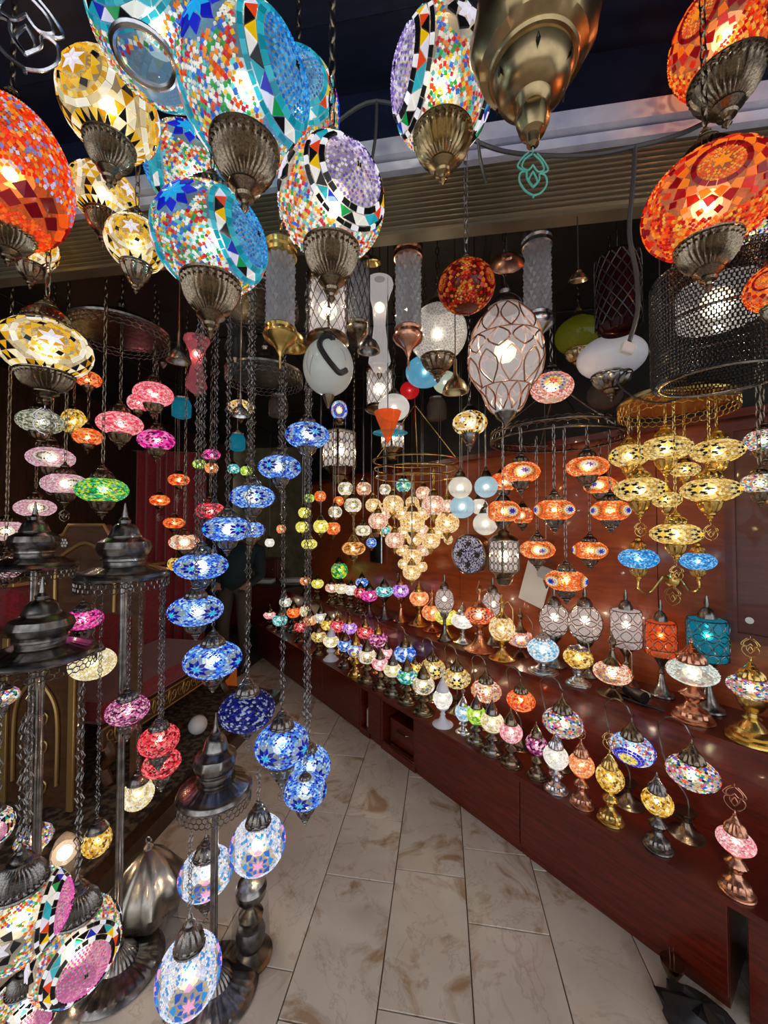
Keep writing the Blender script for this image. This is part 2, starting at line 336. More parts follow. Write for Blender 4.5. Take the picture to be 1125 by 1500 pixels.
# ------------------------------------------------ left: low platform with carpet, red sofa with carved rail, inlaid chair
pe = PZ(269, 1168, .09); PLX = pe.x
mb = MB(); mb.box(((PLX + LEFTX) / 2, 2.2, .045), (PLX - LEFTX - .05, 2.0, .09)); pf = struct('floor_platform', mb.mesh('platform', 'dark_wood', False))
mb = MB(); mb.box(((PLX + LEFTX) / 2 - .02, 2.2, .0965), (PLX - LEFTX - .14, 1.9, .012)); cp = obj('carpet', mb.mesh('carpet', 'carpet', False)); tag(cp, 'worn grey brown patterned carpet on the low wooden platform', 'carpet')
# ================================================================ LAMP LIBRARY
H_ = srgb
def spline(pts, n=5):
    P3 = [Vector(q) for q in pts]; sm = []
    for i in range(len(P3) - 1):
        a, b_, c, d = P3[max(i - 1, 0)], P3[i], P3[i + 1], P3[min(i + 2, len(P3) - 1)]
        for j in range(n):
            t = j / n; sm.append(.5 * ((2 * b_) + (c - a) * t + (2 * a - 5 * b_ + 4 * c - d) * t * t + (3 * b_ - a - 3 * c + d) * t ** 3))
    return sm + [P3[-1]]
def expm(c, r, t):
    # point at angle r, bearing t from unit direction c
    e = Vector((0, 0, 1)).cross(c); e = e.normalized() if e.length > 1e-6 else Vector((1, 0, 0)); n_ = c.cross(e)
    return c * math.cos(r) + (e * math.cos(t) + n_ * math.sin(t)) * math.sin(r)
def egg(p, k):                                              # unit sphere -> radius .5, k>0 pulls the bottom narrower
    s = 1 + k * p.z * .5 if k else 1
    return Vector((p.x * .5 * s, p.y * .5 * s, p.z * .5))
class Mosaic:
    """pieces of coloured glass on a unit globe; pieces: (polygon directions, colour, big?)"""
    def __init__(s, k=0): s.p = []; s.k = k
    def poly(s, dirs, col, big=False, h=.018, shrink=.9):
        s.p.append((dirs, col, big, h, shrink))
    def ring(s, c, r0, r1, n, shape, cols, rnd_, big=True, ph=0):
        for i in range(n):
            t0 = 2 * PI * (i + ph) / n; t1 = 2 * PI * (i + 1 + ph) / n; tm = (t0 + t1) / 2; col = cols[i % len(cols)] if not callable(cols) else cols(rnd_)
            rm = (r0 + r1) / 2
            if shape == 'q': d = [expm(c, r0, t0), expm(c, r1, t0), expm(c, r1, t1), expm(c, r0, t1)]
            elif shape == 'p': d = [expm(c, r0, tm), expm(c, rm * .95, t0), expm(c, r1, tm), expm(c, rm * .95, t1)]
            elif shape == 't': d = [expm(c, r0, t0), expm(c, r1, tm), expm(c, r0, t1)]
            elif shape == 'i': d = [expm(c, r1, t0), expm(c, r1, t1), expm(c, r0, tm)]
            elif shape == 'd': tq = (t1 - t0) * .3; d = [expm(c, r0, tm), expm(c, rm, tm - tq), expm(c, r1, tm), expm(c, rm, tm + tq)]
            s.poly(d, col, big)
    def beads(s, N, pal, rnd_, skip, zmax=.9, zmin=-.9, jit=.25, size=1.0):
        ga = PI * (3 - math.sqrt(5)); rad = math.sqrt(4 * PI / N) * .56 * size
        for i in range(N):
            z = 1 - 2 * (i + .5) / N
            if z > zmax or z < zmin: continue
            r = math.sqrt(1 - z * z); t = ga * i; c = Vector((r * math.cos(t), r * math.sin(t), z))
            if any(c.dot(m) > math.cos(math.acos(cr) + .03) for m, cr in skip): continue
            col = pal(c, rnd_) if callable(pal) else rnd_.choice(pal)
            a = rnd_.uniform(0, PI); q = rad * 1.18 * rnd_.uniform(1 - jit, 1 + jit)
            s.poly([expm(c, q, a + k * PI / 2) for k in range(4)], col, False, .016, 1)
    def spiral(s, c, r0, r1, rows, cols, rnd_):
        dr = (r1 - r0) / rows
        for j in range(rows):
            rr = r0 + dr * (j + .5); n = max(6, int(2 * PI * math.sin(rr) / (dr * 1.25)))
            for i in range(n):
                t = 2 * PI * (i + .5 * (j % 2)) / n; cc = expm(c, rr, t); col = rnd_.choice(cols)
                s.poly([expm(cc, dr * .55, t + k * PI / 2) for k in range(4)], col, False, .016, 1)
    def emit(s, mb, it):
        dirs, col, big, h, shrink = it
        cen = Vector((0, 0, 0))
        for d in dirs: cen += d
        cen /= len(dirs); n = len(dirs); k = s.k
        lo = [egg((cen + (d - cen) * shrink).normalized(), k) for d in dirs]
        if big:
            hi = [p * (1 + h * 2) for p in lo]
            mb.add(lo + hi, [tuple(range(n, 2 * n))] + [(i, (i + 1) % n, n + (i + 1) % n, n + i) for i in range(n)], col)
        else:
            ap = egg(cen.normalized(), k) * (1 + h * 2); base_ = [p * 1.004 for p in lo]
            mb.add(base_ + [ap], [(i, (i + 1) % n, n) for i in range(n)], col)
    def build(s, name, mat, split):
        """returns (joined mesh of the small pieces, list of meshes of big pieces)"""
        mb = MB(); bigs = []
        for it in s.p:
            if split and it[2]:
                m2 = MB(); s.emit(m2, it)
                bigs.append(m2.mesh('glass_tile', mat, False))
            else: s.emit(mb, it)
        return mb.mesh(name, mat, False), bigs
def eq(a, lat=0): a = math.radians(a); l = math.radians(lat); return Vector((math.cos(a) * math.cos(l), math.sin(a) * math.cos(l), math.sin(l)))
def vary(hexes, amt=.25):
    cs = [H_(h) for h in hexes]
    def f(c, r): a = r.choice(cs); q = 1 + r.uniform(-amt, amt); return tuple(min(1, x * q) for x in a)
    return f
BLK = (.006, .006, .008)
MULTI = ['#e8531c', '#f2c230', '#3ba24a', '#3d6fd0', '#f4efe2', '#c8273c', '#ff8a2a', '#6cc7c0', '#f8f4ec', '#f0e9d0']
def pattern(key, N, k=0, seed=1):
    r = random.Random(seed * 13 + len(key)); m = Mosaic(k); q = lambda *h: [H_(x) for x in h]
    def meds(n, R, off=0, lat=0): return [(eq(off + 360 / n * i, lat), R) for i in range(n)]
    skip = lambda ms, g=1.0: [(c, math.cos(R * g)) for c, R in ms]
    if key == 'gold_star':
        ms = meds(3, .82)
        for c, R in ms:
            m.ring(c, 0, .30, 6, 'p', q('#f6f3ff'), r); m.ring(c, .30, .14, 6, 't', q('#d49b14'), r, ph=.5)
            m.ring(c, .30, .40, 22, 'd', q('#f0b218', '#e8a510'), r, False); m.ring(c, .38, .56, 8, 'd', [BLK, H_('#e9b01a')], r); m.ring(c, .40, .54, 8, 't', q('#f3c53a'), r, ph=.5)
            m.ring(c, .57, .67, 30, 'q', q('#ecc14a', '#d99c1c', '#f6dd8a'), r, False); m.ring(c, .68, .82, 14, 'q', q('#f4ecd8', '#fffdf0', '#d9c9a0'), r)
        rows = [(-1.05 + .26 * q_, -1.05 + .26 * (q_ + 1)) for q_ in range(8)]
        for j, (a0, a1) in enumerate(rows):
            n = 24
            for i in range(n):
                def D(i_, a): t = 2 * PI * (i_ + .5 * (j % 2)) / n; return Vector((math.cos(a) * math.cos(t), math.cos(a) * math.sin(t), math.sin(a)))
                for d, cset in (([D(i, a0), D(i + 1, a0), D(i + .5, a1)], [BLK, BLK, H_('#f7efcf')]), ([D(i + .5, a1), D(i + 1.5, a1), D(i + 1, a0)], q('#e9b01a', '#f4cf52', '#fff5d2', '#c98d10'))):
                    cc = (d[0] + d[1] + d[2]).normalized()
                    if all(cc.dot(c) < math.cos(.88) for c, R in ms): m.poly(d, r.choice(cset), True)
    elif key in ('blue_bead', 'purple_bead', 'pink_bead'):
        bead = {'blue_bead': ['#0f7fd0', '#1c93dc', '#0a69b8', '#48b6ee'], 'purple_bead': ['#8f76c8', '#c3b2e6', '#6d57a8', '#e8defa'], 'pink_bead': ['#e85fc0', '#f07fcc', '#d84aa8']}[key]
        edge = q('#1fa3b4', '#35b7c8', '#128a9c') if key == 'blue_bead' else [BLK, BLK, (.9, .9, .95)]
        sp = meds(2, .74); st = meds(2, .52, 90, 12)
        for c, R in sp:
            m.ring(c, .0, .07, 4, 'p', [BLK], r, False); m.spiral(c, .06, .60, 9 if N > 2000 else 6, q(*bead), r); m.ring(c, .61, .71, 26, 'q', edge, r)
            m.ring(c, .72, .88, 16, 't', q('#e0481a', '#f1c40f', '#101010', '#2130b0', '#1a9c50', '#f2efe6', '#34b4c6'), r); m.ring(c, .72, .88, 16, 'i', q('#f4f0ea', '#1fa3b4', '#e8e2f4', '#141018'), r, ph=.5)
            m.ring(c, .89, .97, 34, 'q', edge, r)
        for c, R in st:
            if key == 'blue_bead': m.ring(c, 0, .26, 8, 'p', q('#27b4ea'), r); m.ring(c, .16, .44, 8, 'p', q('#1a22b8', '#2430d0'), r, ph=.5)
            else: m.ring(c, 0, .24, 6, 'p', q('#e9e6f2'), r); m.ring(c, .2, .40, 6, 'p', [BLK], r, ph=.5)
        m.beads(N, vary(MULTI), r, [(c, math.cos(.985)) for c, _ in sp] + [(c, math.cos(.42)) for c, _ in st])
    elif key == 'orange_star':
        ms = meds(3, .86)
        for c, R in ms:
            m.ring(c, 0, .14, 6, 'p', q('#ff9a28'), r); m.spiral(c, .14, .32, 4, q('#ff7a18', '#f0481a', '#ffa63a'), r); m.ring(c, .33, .41, 18, 'q', q('#7c0c14', '#9c1418'), r)
            m.ring(c, .42, .62, 14, 'p', q('#ff7a1e', '#ff8c2a'), r); m.ring(c, .52, .74, 14, 'p', q('#8c0c16', '#a81018', '#d8281a'), r, ph=.5); m.ring(c, .70, .86, 18, 'd', q('#e83014', '#8c0c16', '#ff9030'), r)
        m.beads(N, vary(['#ff6a14', '#f5430f', '#ff9a2a', '#d81f12', '#ffb84a', '#b3161a'], .3), r, skip(ms, 1.0))
    elif key == 'orange_egg':
        for j, a0 in enumerate((-.75, -.55)):
            n = 14
            for i in range(n):
                def D(i_, a): t = 2 * PI * (i_ + .5 * j) / n; return Vector((math.cos(a) * math.cos(t), math.cos(a) * math.sin(t), math.sin(a)))
                m.poly([D(i, a0 - .12), D(i + .5, a0), D(i, a0 + .14), D(i - .5, a0)], r.choice(q('#6c0a18', '#8c1018', '#ff6a1c')), True)
        m.beads(N, vary(['#ff5a14', '#ff3a0c', '#ff8a22', '#e82410', '#ffa838', '#ff4a10', '#7f94d8', '#c8cdf0'], .3), r, [], .95, -.38)
        m.beads(N, vary(['#ff6a1c', '#f0400f'], .3), r, [], -.78)
    elif key == 'blue_star':
        ms = meds(4, .62)
        for c, R in ms:
            m.ring(c, 0, .22, 8, 'p', q('#2aa6d8', '#57d0ee'), r); m.ring(c, .13, .48, 8, 'p', q('#0e1488', '#1420b0'), r, ph=.5); m.ring(c, .50, .60, 20, 'd', q('#9fd4ff', '#5fa8ff', '#d8efff'), r, False)
        m.beads(N, vary(['#3f8cf0', '#62b0ff', '#1c34d0', '#aeddff', '#2450e0', '#101a90', '#d8f0ff', '#2e7ae8'], .2), r, skip(ms, .95))
    elif key == 'pastel_blue':
        ms = meds(4, .66)
        for c, R in ms:
            m.ring(c, 0, .22, 6, 'p', q('#ffb9e2'), r); m.ring(c, .16, .36, 8, 'd', q('#2f62d8', '#3f7ae8'), r); m.ring(c, .36, .58, 8, 'p', q('#2278d8', '#f3b6e4', '#2c5cc8', '#3aa0e8'), r, ph=.5)
        m.beads(N, vary(['#eef2ff', '#ffffff', '#d3e2ff', '#e8e4ff', '#c9d4f8', '#4aa4ea'], .12), r, skip(ms, .9))
    elif key == 'eye_orange':
        ms = meds(3, .80)
        for c, R in ms:
            m.ring(c, 0, .26, 8, 'p', q('#1c3ac8', '#1226a0'), r); m.ring(c, .17, .30, 8, 'i', q('#bfe6ff'), r, False, .5); m.ring(c, .31, .42, 14, 'q', q('#fff0b8', '#bfeef8'), r, False)
            m.ring(c, .43, .56, 16, 't', q('#ffb030'), r, False); m.ring(c, .56, .66, 18, 'd', q('#6a0c0c'), r, False); m.ring(c, .67, .80, 26, 'q', q('#ff6414', '#ff8426', '#f04a10'), r, False)
        m.beads(N, vary(['#ff7a22', '#ff5a14', '#ffa24a', '#f0420f', '#ffc07a', '#ffe0b0'], .25), r, skip(ms, 1.0))
    elif key == 'gold_disc':                                # chandelier globes: black star on gold
        ms = meds(4, .74)
        for c, R in ms:
            m.ring(c, 0, .30, 6, 'p', q('#ffd23a', '#ffe070'), r); m.ring(c, .18, .60, 6, 'p', [BLK], r, ph=.5); m.ring(c, .30, .60, 6, 'p', q('#f3dc90'), r); m.ring(c, .62, .74, 18, 'q', q('#c9962a', '#f0d488'), r, False)
        m.beads(N, vary(['#e8c257', '#f6e2a0', '#d0a038', '#fff2c8', '#a87a1c', '#f0cf6a'], .2), r, skip(ms, 1.0))
    elif key == 'gold_lace':
        def pal(c, r_): return r_.choice(q('#f7d38a', '#fff0c8', '#e8b65a', '#ffe2a8', '#c9943a', '#fff8e4'))
        m.beads(N, pal, r, [])
    elif key == 'rose_lace':
        m.beads(N, vary(['#f3c2ac', '#ffe2d4', '#e3a48a', '#fff2ea', '#d08a70'], .15), r, [])
    elif key == 'eye_white':
        ms = meds(4, .6)
        for c, R in ms:
            m.ring(c, 0, .22, 8, 'p', q('#2a6ad0', '#183a98'), r, False); m.ring(c, .22, .36, 12, 'q', q('#f2c230', '#3aa090'), r, False); m.ring(c, .36, .56, 14, 't', [BLK, H_('#d89a20')], r, False)
        m.beads(N, vary(['#fff8ea', '#f4e6c8', '#ffffff', '#e8d4b0'], .1), r, skip(ms, .95))
    elif key == 'pink_med':
        ms = meds(3, .86)
        for c, R in ms:
            m.ring(c, 0, .2, 8, 'p', q('#ffffff'), r, False); m.ring(c, .22, .36, 14, 'p', [BLK], r, False); m.ring(c, .38, .5, 20, 'q', q('#fbeef4'), r, False)
            m.ring(c, .5, .58, 24, 'd', [BLK, H_('#f7c7dc')], r, False); m.ring(c, .58, .72, 26, 'q', q('#f2a9cb', '#f6bfd8'), r, False); m.ring(c, .73, .86, 26, 'q', q('#fbe2ec', '#e992bd'), r, False)
        m.beads(N, vary(['#f7d5e2', '#e9a2c4', '#fdeff5', '#d783ac'], .15), r, skip(ms, 1.0))
    elif key == 'red_eye_pink':
        ms = meds(3, .8)
        for c, R in ms:
            m.ring(c, 0, .26, 6, 'p', q('#e8321c', '#ff5a2c'), r, False); m.ring(c, .2, .42, 10, 'p', q('#ffc42a', '#ffdf60'), r, False, .5); m.ring(c, .42, .6, 16, 'd', q('#2a2aa8', '#4a44d0'), r, False)
        m.beads(N, vary(['#f09a8a', '#f8c4b4', '#e0705c', '#fbe2d8', '#c85a5a'], .2), r, skip(ms, .8))
    elif key == 'blue_flower':
        ms = meds(3, .8, 0, -12)
        for c, R in ms:
            m.ring(c, 0, .2, 6, 'p', q('#2f8a2a', '#f5e030'), r, False); m.ring(c, .16, .42, 9, 'p', q('#ffe040', '#f8f0a0'), r, ph=.5); m.ring(c, .44, .58, 16, 'q', q('#1a24c8', '#2030e0'), r, False); m.ring(c, .59, .76, 20, 'q', q('#1620b8', '#2434d8'), r, False)
        m.beads(N, vary(['#bfe4ff', '#ffffff', '#6ab8f0', '#88ccff', '#2438d0', '#e8503a'], .15), r, skip(ms, .98))
    elif key == 'multi_flower':
        N = int(N * .6)
        ms = meds(4, .55)
        for c, R in ms:
            m.ring(c, 0, .2, 6, 'p', q('#e8303a', '#ff8a2a'), r, False); m.ring(c, .15, .38, 8, 'p', q('#1c2c8c', '#1f8a5a', '#2a6ad0'), r, False, .5); m.ring(c, .4, .52, 14, 'd', q('#f2c230', '#e86a1c', '#3a9ad0'), r, False)
        m.beads(N, vary(['#f4efe6', '#e8531c', '#2a5ad0', '#f2c84a', '#3aa25a', '#cfe4f4', '#ffffff', '#d86aa0', '#14204a'], .15), r, skip(ms, .95))
    elif key == 'white_star':
        ms = meds(3, .8)
        for c, R in ms:
            m.ring(c, 0, .3, 6, 'p', q('#ffffff'), r, False); m.ring(c, .2, .5, 6, 'p', q('#d2ded8', '#b8c8c4'), r, False, .5); m.ring(c, .55, .66, 20, 'd', q('#8fa8a4', '#f4fff8'), r, False)
        m.beads(N, vary(['#e6f2ea', '#ffffff', '#c8d8d2', '#a8bcb8'], .1), r, skip(ms, .9))
    elif key == 'orange_eye_multi':
        ms = meds(3, .7)
        for c, R in ms:
            m.ring(c, 0, .16, 8, 'p', q('#2a9a8a', '#1c3ac8'), r, False); m.ring(c, .16, .38, 12, 't', q('#ffb02a'), r, False); m.ring(c, .38, .52, 14, 'd', q('#c8281a', '#8c1014'), r, False); m.ring(c, .53, .68, 16, 't', q('#ff7a20'), r, False)
        m.beads(N, vary(['#fff2d8', '#f4c8a0', '#ffffff', '#e88a4a', '#f2d9b4', '#d0484a'], .15), r, skip(ms, .95))
    else:                                                   # crackle_<name>
        pal = {'pink': ['#ff7f92', '#f4566e', '#ffa8b4', '#e83a58', '#ffd0d6'], 'magenta': ['#e8189c', '#ff4ac0', '#b80c78', '#ff90d8', '#5a0a40'], 'red': ['#e8203a', '#ff4a5a', '#b81028', '#ff8088', '#6c0818'],
               'green': ['#18a048', '#3cc860', '#0c7a34', '#b8d82a', '#e8e840', '#2ab8a8'], 'cream': ['#f8ecc0', '#fff8e0', '#e8d8a0', '#fffdf2', '#d8c488'], 'gold': ['#f2c23a', '#ffe07a', '#c8901a', '#7a5410', '#fff0b0', '#e8a820'],
               'orange': ['#ff6a18', '#ff8a2c', '#f0480f', '#ffb060', '#d83010'], 'plum': ['#a83a7a', '#e078b8', '#6a1c4c', '#f4b8dc', '#3a1428'], 'lime': ['#a8e02a', '#d0f45a', '#70b81a', '#ecffa0'], 'white': ['#ffffff', '#f4f2ec', '#e4e4e0', '#fffaf0'],
               'yellow': ['#e8e02a', '#fff45a', '#c8c014', '#fffbb0'], 'navy': ['#101c8c', '#1a2cb0', '#0c1468', '#c8d4f4'], 'teal': ['#2ab4c0', '#7ae0e4', '#188a98', '#d0f8f8'], 'blue': ['#2a6ae0', '#5aa0f8', '#1a3ab0', '#c8e4ff'],
               'smoke': ['#8a9078', '#c0c4a8', '#5c6450', '#e0e2d0'], 'violet': ['#b05ae0', '#d89af8', '#7a2ab0', '#f0d0ff'], 'bluewhite': ['#dff2ff', '#ffffff', '#a8d8f8', '#6ab8e8'], 'amber': ['#c8782a', '#e8a04a', '#8a4a14', '#f8d8a0'], 'peach': ['#ffb070', '#ff9850', '#ffd8b0', '#f07838'],
               'rose': ['#f8a0b0', '#ffc8d0', '#e87088', '#fff0f0'], 'sky': ['#1f8fd8', '#4ab4f0', '#0f6cb8', '#a8dcff'], 'mint': ['#4ac898', '#a0f0d0', '#1c9868', '#e0fff0', '#2a78c8']}[key.split('_')[1]]
        m.beads(N, vary(pal, .18), r, [], jit=.45, size=1.06)
    return m
def sphere_mesh(name, mat, k=0, n=24, mrows=14, z0=-1, z1=1, R=.5):
    mb = MB(); a0, a1 = math.asin(z0), math.asin(z1)
    prof = []
    for i in range(mrows + 1):
        a = a0 + (a1 - a0) * i / mrows; p = egg(Vector((math.cos(a), 0, math.sin(a))), k); prof.append((max(p.x * R / .5, .002), p.z * R / .5))
    mb.lathe(prof, n); return mb.mesh(name, mat)
# caps: width 1, from rim z=0 up to z=1
CAP = [(.40, 0), (.5, .0), (.515, .035), (.5, .07), (.47, .075), (.485, .10, 0.048), (.475, .13, 0.048), (.455, .15), (.445, .17, 0.067), (.40, .32, 0.076), (.31, .45, 0.085), (.22, .53, 0.038), (.20, .55), (.235, .58), (.235, .61), (.17, .65), (.19, .68), (.16, .72), (.085, .78), (.075, .83), (.10, .855), (.06, .89), (.035, .95), (.012, 1)]
CUP = [(.012, -1.0), (.04, -.95), (.07, -.92), (.05, -.87), (.06, -.83), (.13, -.79), (.15, -.75), (.12, -.71), (.20, -.65), (.24, -.62), (.24, -.59), (.20, -.56), (.23, -.54, 0.057), (.34, -.44, 0.085), (.42, -.30, 0.085), (.465, -.16, 0.067), (.47, -.13), (.49, -.12, 0.057), (.50, -.08, 0.057), (.49, -.065), (.525, -.05), (.53, -.02), (.51, .0), (.42, .0)]
TCAP = [(.42, 0), (.5, 0), (.51, .02), (.49, .045), (.46, .05), (.455, .08, 0.076), (.42, .22, 0.095), (.33, .36, 0.095), (.25, .44), (.27, .46), (.25, .48), (.20, .54), (.15, .60), (.17, .62), (.11, .68), (.07, .75), (.09, .775), (.05, .81), (.04, .88), (.055, .90), (.012, 1)]
BASE = [(.0, 0), (.50, 0), (.505, .03), (.48, .055), (.45, .06), (.455, .09), (.40, .13), (.38, .14, 0.057), (.36, .22, 0.076), (.30, .28, 0.076), (.20, .33), (.17, .36), (.20, .39), (.17, .42), (.14, .47), (.19, .52), (.27, .60, 0.057), (.30, .67, 0.057), (.24, .75), (.15, .81), (.13, .84), (.18, .88), (.27, .94), (.33, 1.0), (.2, 1.0)]
FOOT = [(.0, 0), (.52, 0), (.53, .03), (.50, .06), (.40, .09), (.27, .20), (.17, .34), (.12, .48), (.10, .55), (.15, .58), (.10, .61), (.10, .72), (.16, .80), (.28, .90), (.33, 1.0), (.2, 1.0)]
FLARE = [(.0, 0), (.56, 0), (.57, .02), (.55, .06), (.50, .07), (.51, .10), (.47, .14), (.42, .15), (.43, .19), (.36, .25), (.30, .27), (.24, .36), (.16, .42), (.13, .47), (.20, .50), (.13, .54), (.12, .62), (.22, .70), (.30, .82), (.34, .90), (.36, 1.0), (.2, 1.0)]
EWER = [(.36, 0), (.42, .0), (.42, .03), (.33, .08), (.20, .18), (.13, .30), (.10, .42), (.12, .46), (.10, .50), (.14, .58), (.18, .64), (.18, .70), (.12, .78), (.06, .84), (.07, .87), (.03, .92), (.012, 1.0)]
def lathed(prof, mat, n=32, fl=16): return cached(('l', id(prof), mat, n, fl), lambda: (lambda mb: (mb.lathe(prof, n, fl), mb.mesh('turned_metal', mat))[1])(MB()))
def ringmesh(mat):                                          # eyelet
    def mk():
        mb = MB(); mb.tube([(.5 * math.cos(t * PI / 6), 0, .5 * math.sin(t * PI / 6)) for t in range(12)], .09, 6, True); return mb.mesh('ring', mat)
    return cached(('ring', mat), mk)
def chainmesh(n, kind, mat):
    """n links hanging down from z=n*pitch to 0, unit pitch 1"""
    def mk():
        mb = MB()
        for i in range(n):
            z = i + .5
            if kind == 'plain':
                pts = []
                for k in range(8):
                    t = 2 * PI * k / 8; a = .28 * math.cos(t); zz = z + .66 * math.sin(t); pts.append((a, 0, zz) if i % 2 else (0, a, zz))
                mb.tube(pts, .085, 4, True)
            else:                                            # filigree: open lozenge with inner scroll and small ring
                L = [(.0, -.5), (.13, -.36), (.08, -.22), (.24, 0), (.08, .22), (.13, .36), (0, .5), (-.13, .36), (-.08, .22), (-.24, 0), (-.08, -.22), (-.13, -.36)]
                mb.tube([((a, 0, z + c) if i % 2 else (0, a, z + c)) for a, c in L], .035, 4, True)
                mb.tube([((a, 0, z + c) if i % 2 else (0, a, z + c)) for a, c in ((0, -.22), (.1, 0), (0, .22), (-.1, 0))], .025, 4, True)
        return mb.mesh('chain', mat)
    return cached(('chain', n, kind, mat), mk)
def wire_motif(mat):                                        # flat tulip-shaped wire ornament, height 1
    def mk():
        mb = MB()
        def cv(pts): mb.tube(spline([(a, 0, b_) for a, b_ in pts], 4), .022, 5)
        for s in (-1, 1):
            cv([(0, 0), (s * .18, .08), (s * .32, .28), (s * .30, .48), (s * .16, .52), (s * .14, .36), (0, .18)])
            cv([(s * .02, .95), (s * .20, .80), (s * .26, .62), (s * .12, .56), (0, .70)]); cv([(s * .16, .52), (s * .36, .62), (s * .26, .82), (s * .1, .98)])
            cv([(s * .0, .20), (s * .10, .34), (0, .55)])
        cv([(0, .98), (0, 1.1)]); cv([(0, 0), (0, -.06)]); return mb.mesh('wire_motif', mat)
    return cached(('motif', mat), mk)
def bulbmesh():                                             # bulb core inside two added glow shells that imitate a soft halo
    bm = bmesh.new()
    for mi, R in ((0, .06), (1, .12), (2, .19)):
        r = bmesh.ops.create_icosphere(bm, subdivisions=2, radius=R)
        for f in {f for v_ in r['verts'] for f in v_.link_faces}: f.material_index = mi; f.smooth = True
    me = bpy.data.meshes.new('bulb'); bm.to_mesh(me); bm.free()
    for q in ('bulb', 'glow_inner', 'glow_outer'): me.materials.append(MATS[q])
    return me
def globe_parts(parent, pat, D, ratio, loc, rot, lit=1, N=500, k=0, split=False, seed=1, shell=(1, .93, .8), tilt=(0, 0)):
    """globe shell, mosaic pieces, bulb"""
    sm = {1: 'shell_lit', 2: 'shell_soft', 0: 'shell_off'}[lit]; mm = {1: 'mosaic_lit', 2: 'mosaic_soft', 0: 'mosaic_off'}[lit]
    big = N > 1500
    g = obj('globe', cached(('sph', sm, k, big), lambda: sphere_mesh('globe', sm, k, 36 if big else 18, 20 if big else 10, -.93, .93, .494)), parent, loc, (D, D, D * ratio), (tilt[0], tilt[1], rot)); g.color = tuple(shell) + (1,)
    beads, bigs = cached(('mos', pat, N, k, mm, split, seed), lambda: pattern(pat, N, k, seed).build('mosaic', mm, split))
    if len(beads.vertices): obj('glass_beads' if split else 'mosaic_pieces', beads, g, kind='stuff')
    for b_ in bigs: obj('glass_tile', b_, g)
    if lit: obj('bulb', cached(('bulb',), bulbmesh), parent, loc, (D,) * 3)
    return g
def face(p): d = C0 - p; return math.atan2(d.y, d.x)        # bearing from a point to the viewer's side of the room
PLACED = []
def settle(u, v, dep, wpx, ratio, lo=.8, hi=1.3, top=None):
    """slide a hanging lamp along its sight line until neither it nor its chain touches a neighbour"""
    best = None
    for f in [1] + [x for k in range(1, 14) for x in (1 + .025 * k, 1 - .025 * k)]:
        if not lo <= f <= hi: continue
        d = dep * f; p = P(u, v, d); r = wpx * d / FPX / stretch(u) / 2; hz = r * ratio; bad = 0
        if FY - .05 < p.y < FY + .13 and (top is None or top > 2.5): bad += 1
        for q, r2, h2, t2 in PLACED:
            dxy = math.hypot(p.x - q.x, p.y - q.y)
            if dxy > r + r2 + .01: continue
            dz = abs(p.z - q.z); lowr, upr = (r2, r) if q.z < p.z else (r, r2)
            if dz < (hz + h2) * 1.35: bad += (r + r2 - dxy) / (r + r2) + .2
            elif dxy < upr * .9: bad += .5
        if best is None or bad < best[0] - 1e-6: best = (bad, d, p, r, hz)
        if bad == 0: break
    PLACED.append((best[2], best[3], best[4], top)); return best[1]
def hang(u, v, wpx, ratio, D, pat, label, rot=0, m='bronze', top=None, cap=(.52, .36), cup=(.52, .56), lit=1, chain='plain', k=0, N=None, split=False, seed=1, shell=(1, .93, .8), motif=None, depth=None, cat='hanging lamp', group=None, name='mosaic_hanging_lamp', pitch=None):
    dep = depth or FPX * D * stretch(u) / wpx
    dep = settle(u, v, dep, wpx, ratio, top=top); D = wpx * dep / FPX / stretch(u)
    p = P(u, v, dep)
    if top is None: top = AWZ - .02 if p.y < FY - .02 else CEIL - .02
    if N is None: N = 3400 if wpx > 105 else 1300 if wpx > 58 else 520 if wpx > 33 else 240
    o = thing(name, label, cat, p, 0, group); hz = D * ratio / 2
    globe_parts(o, pat, D, ratio, (0, 0, 0), face(p) + math.radians(rot), lit, N, k, split, seed, shell)
    zt = hz * .90
    nn = 112 if wpx > 105 else 48 if wpx > 50 else 16; fl = 28 if wpx > 105 else 12 if wpx > 50 else None
    if cap:
        cw, ch = cap[0] * D, cap[1] * D; obj('top_cap', lathed(CAP, m, nn, fl), o, (0, 0, zt - ch * .05), (cw, cw, ch)); zt += ch * .95
    if cup:
        cw, ch = cup[0] * D, cup[1] * D; obj('bottom_cup', lathed(CUP, m, nn, fl), o, (0, 0, -hz * .86), (cw, cw, ch)); zb = -hz * .86 - ch
    else: zb = -hz
    if motif: obj('wire_motif', wire_motif(motif[0]), o, (0, 0, zb - motif[1] * 1.08), (motif[1],) * 3, (0, 0, face(p) - PI / 2))
    L = top - p.z - zt
    if L > .01:
        pt_ = pitch or (.030 if chain == 'plain' else .06)
        if wpx < 34 or chain == 'cord': obj('cord', cached(('cord', 'bronze'), lambda: (lambda mb: (mb.tube([(0, 0, 0), (0, 0, 1)], 1, 5), mb.mesh('cord', 'dark_metal'))[1])(MB())), o, (0, 0, zt), (.0022, .0022, L))
        else:
            n = max(2, round(L / pt_)); s_ = L / n; obj('chain', chainmesh(n, chain, m if m != 'copper' else 'bronze'), o, (0, 0, zt), (s_ * (.8 if chain == 'plain' else 1),) * 2 + (s_,), (0, 0, face(p) + .9), kind='stuff')
    return o
BOARD = {'low': [], 'shelf': []}
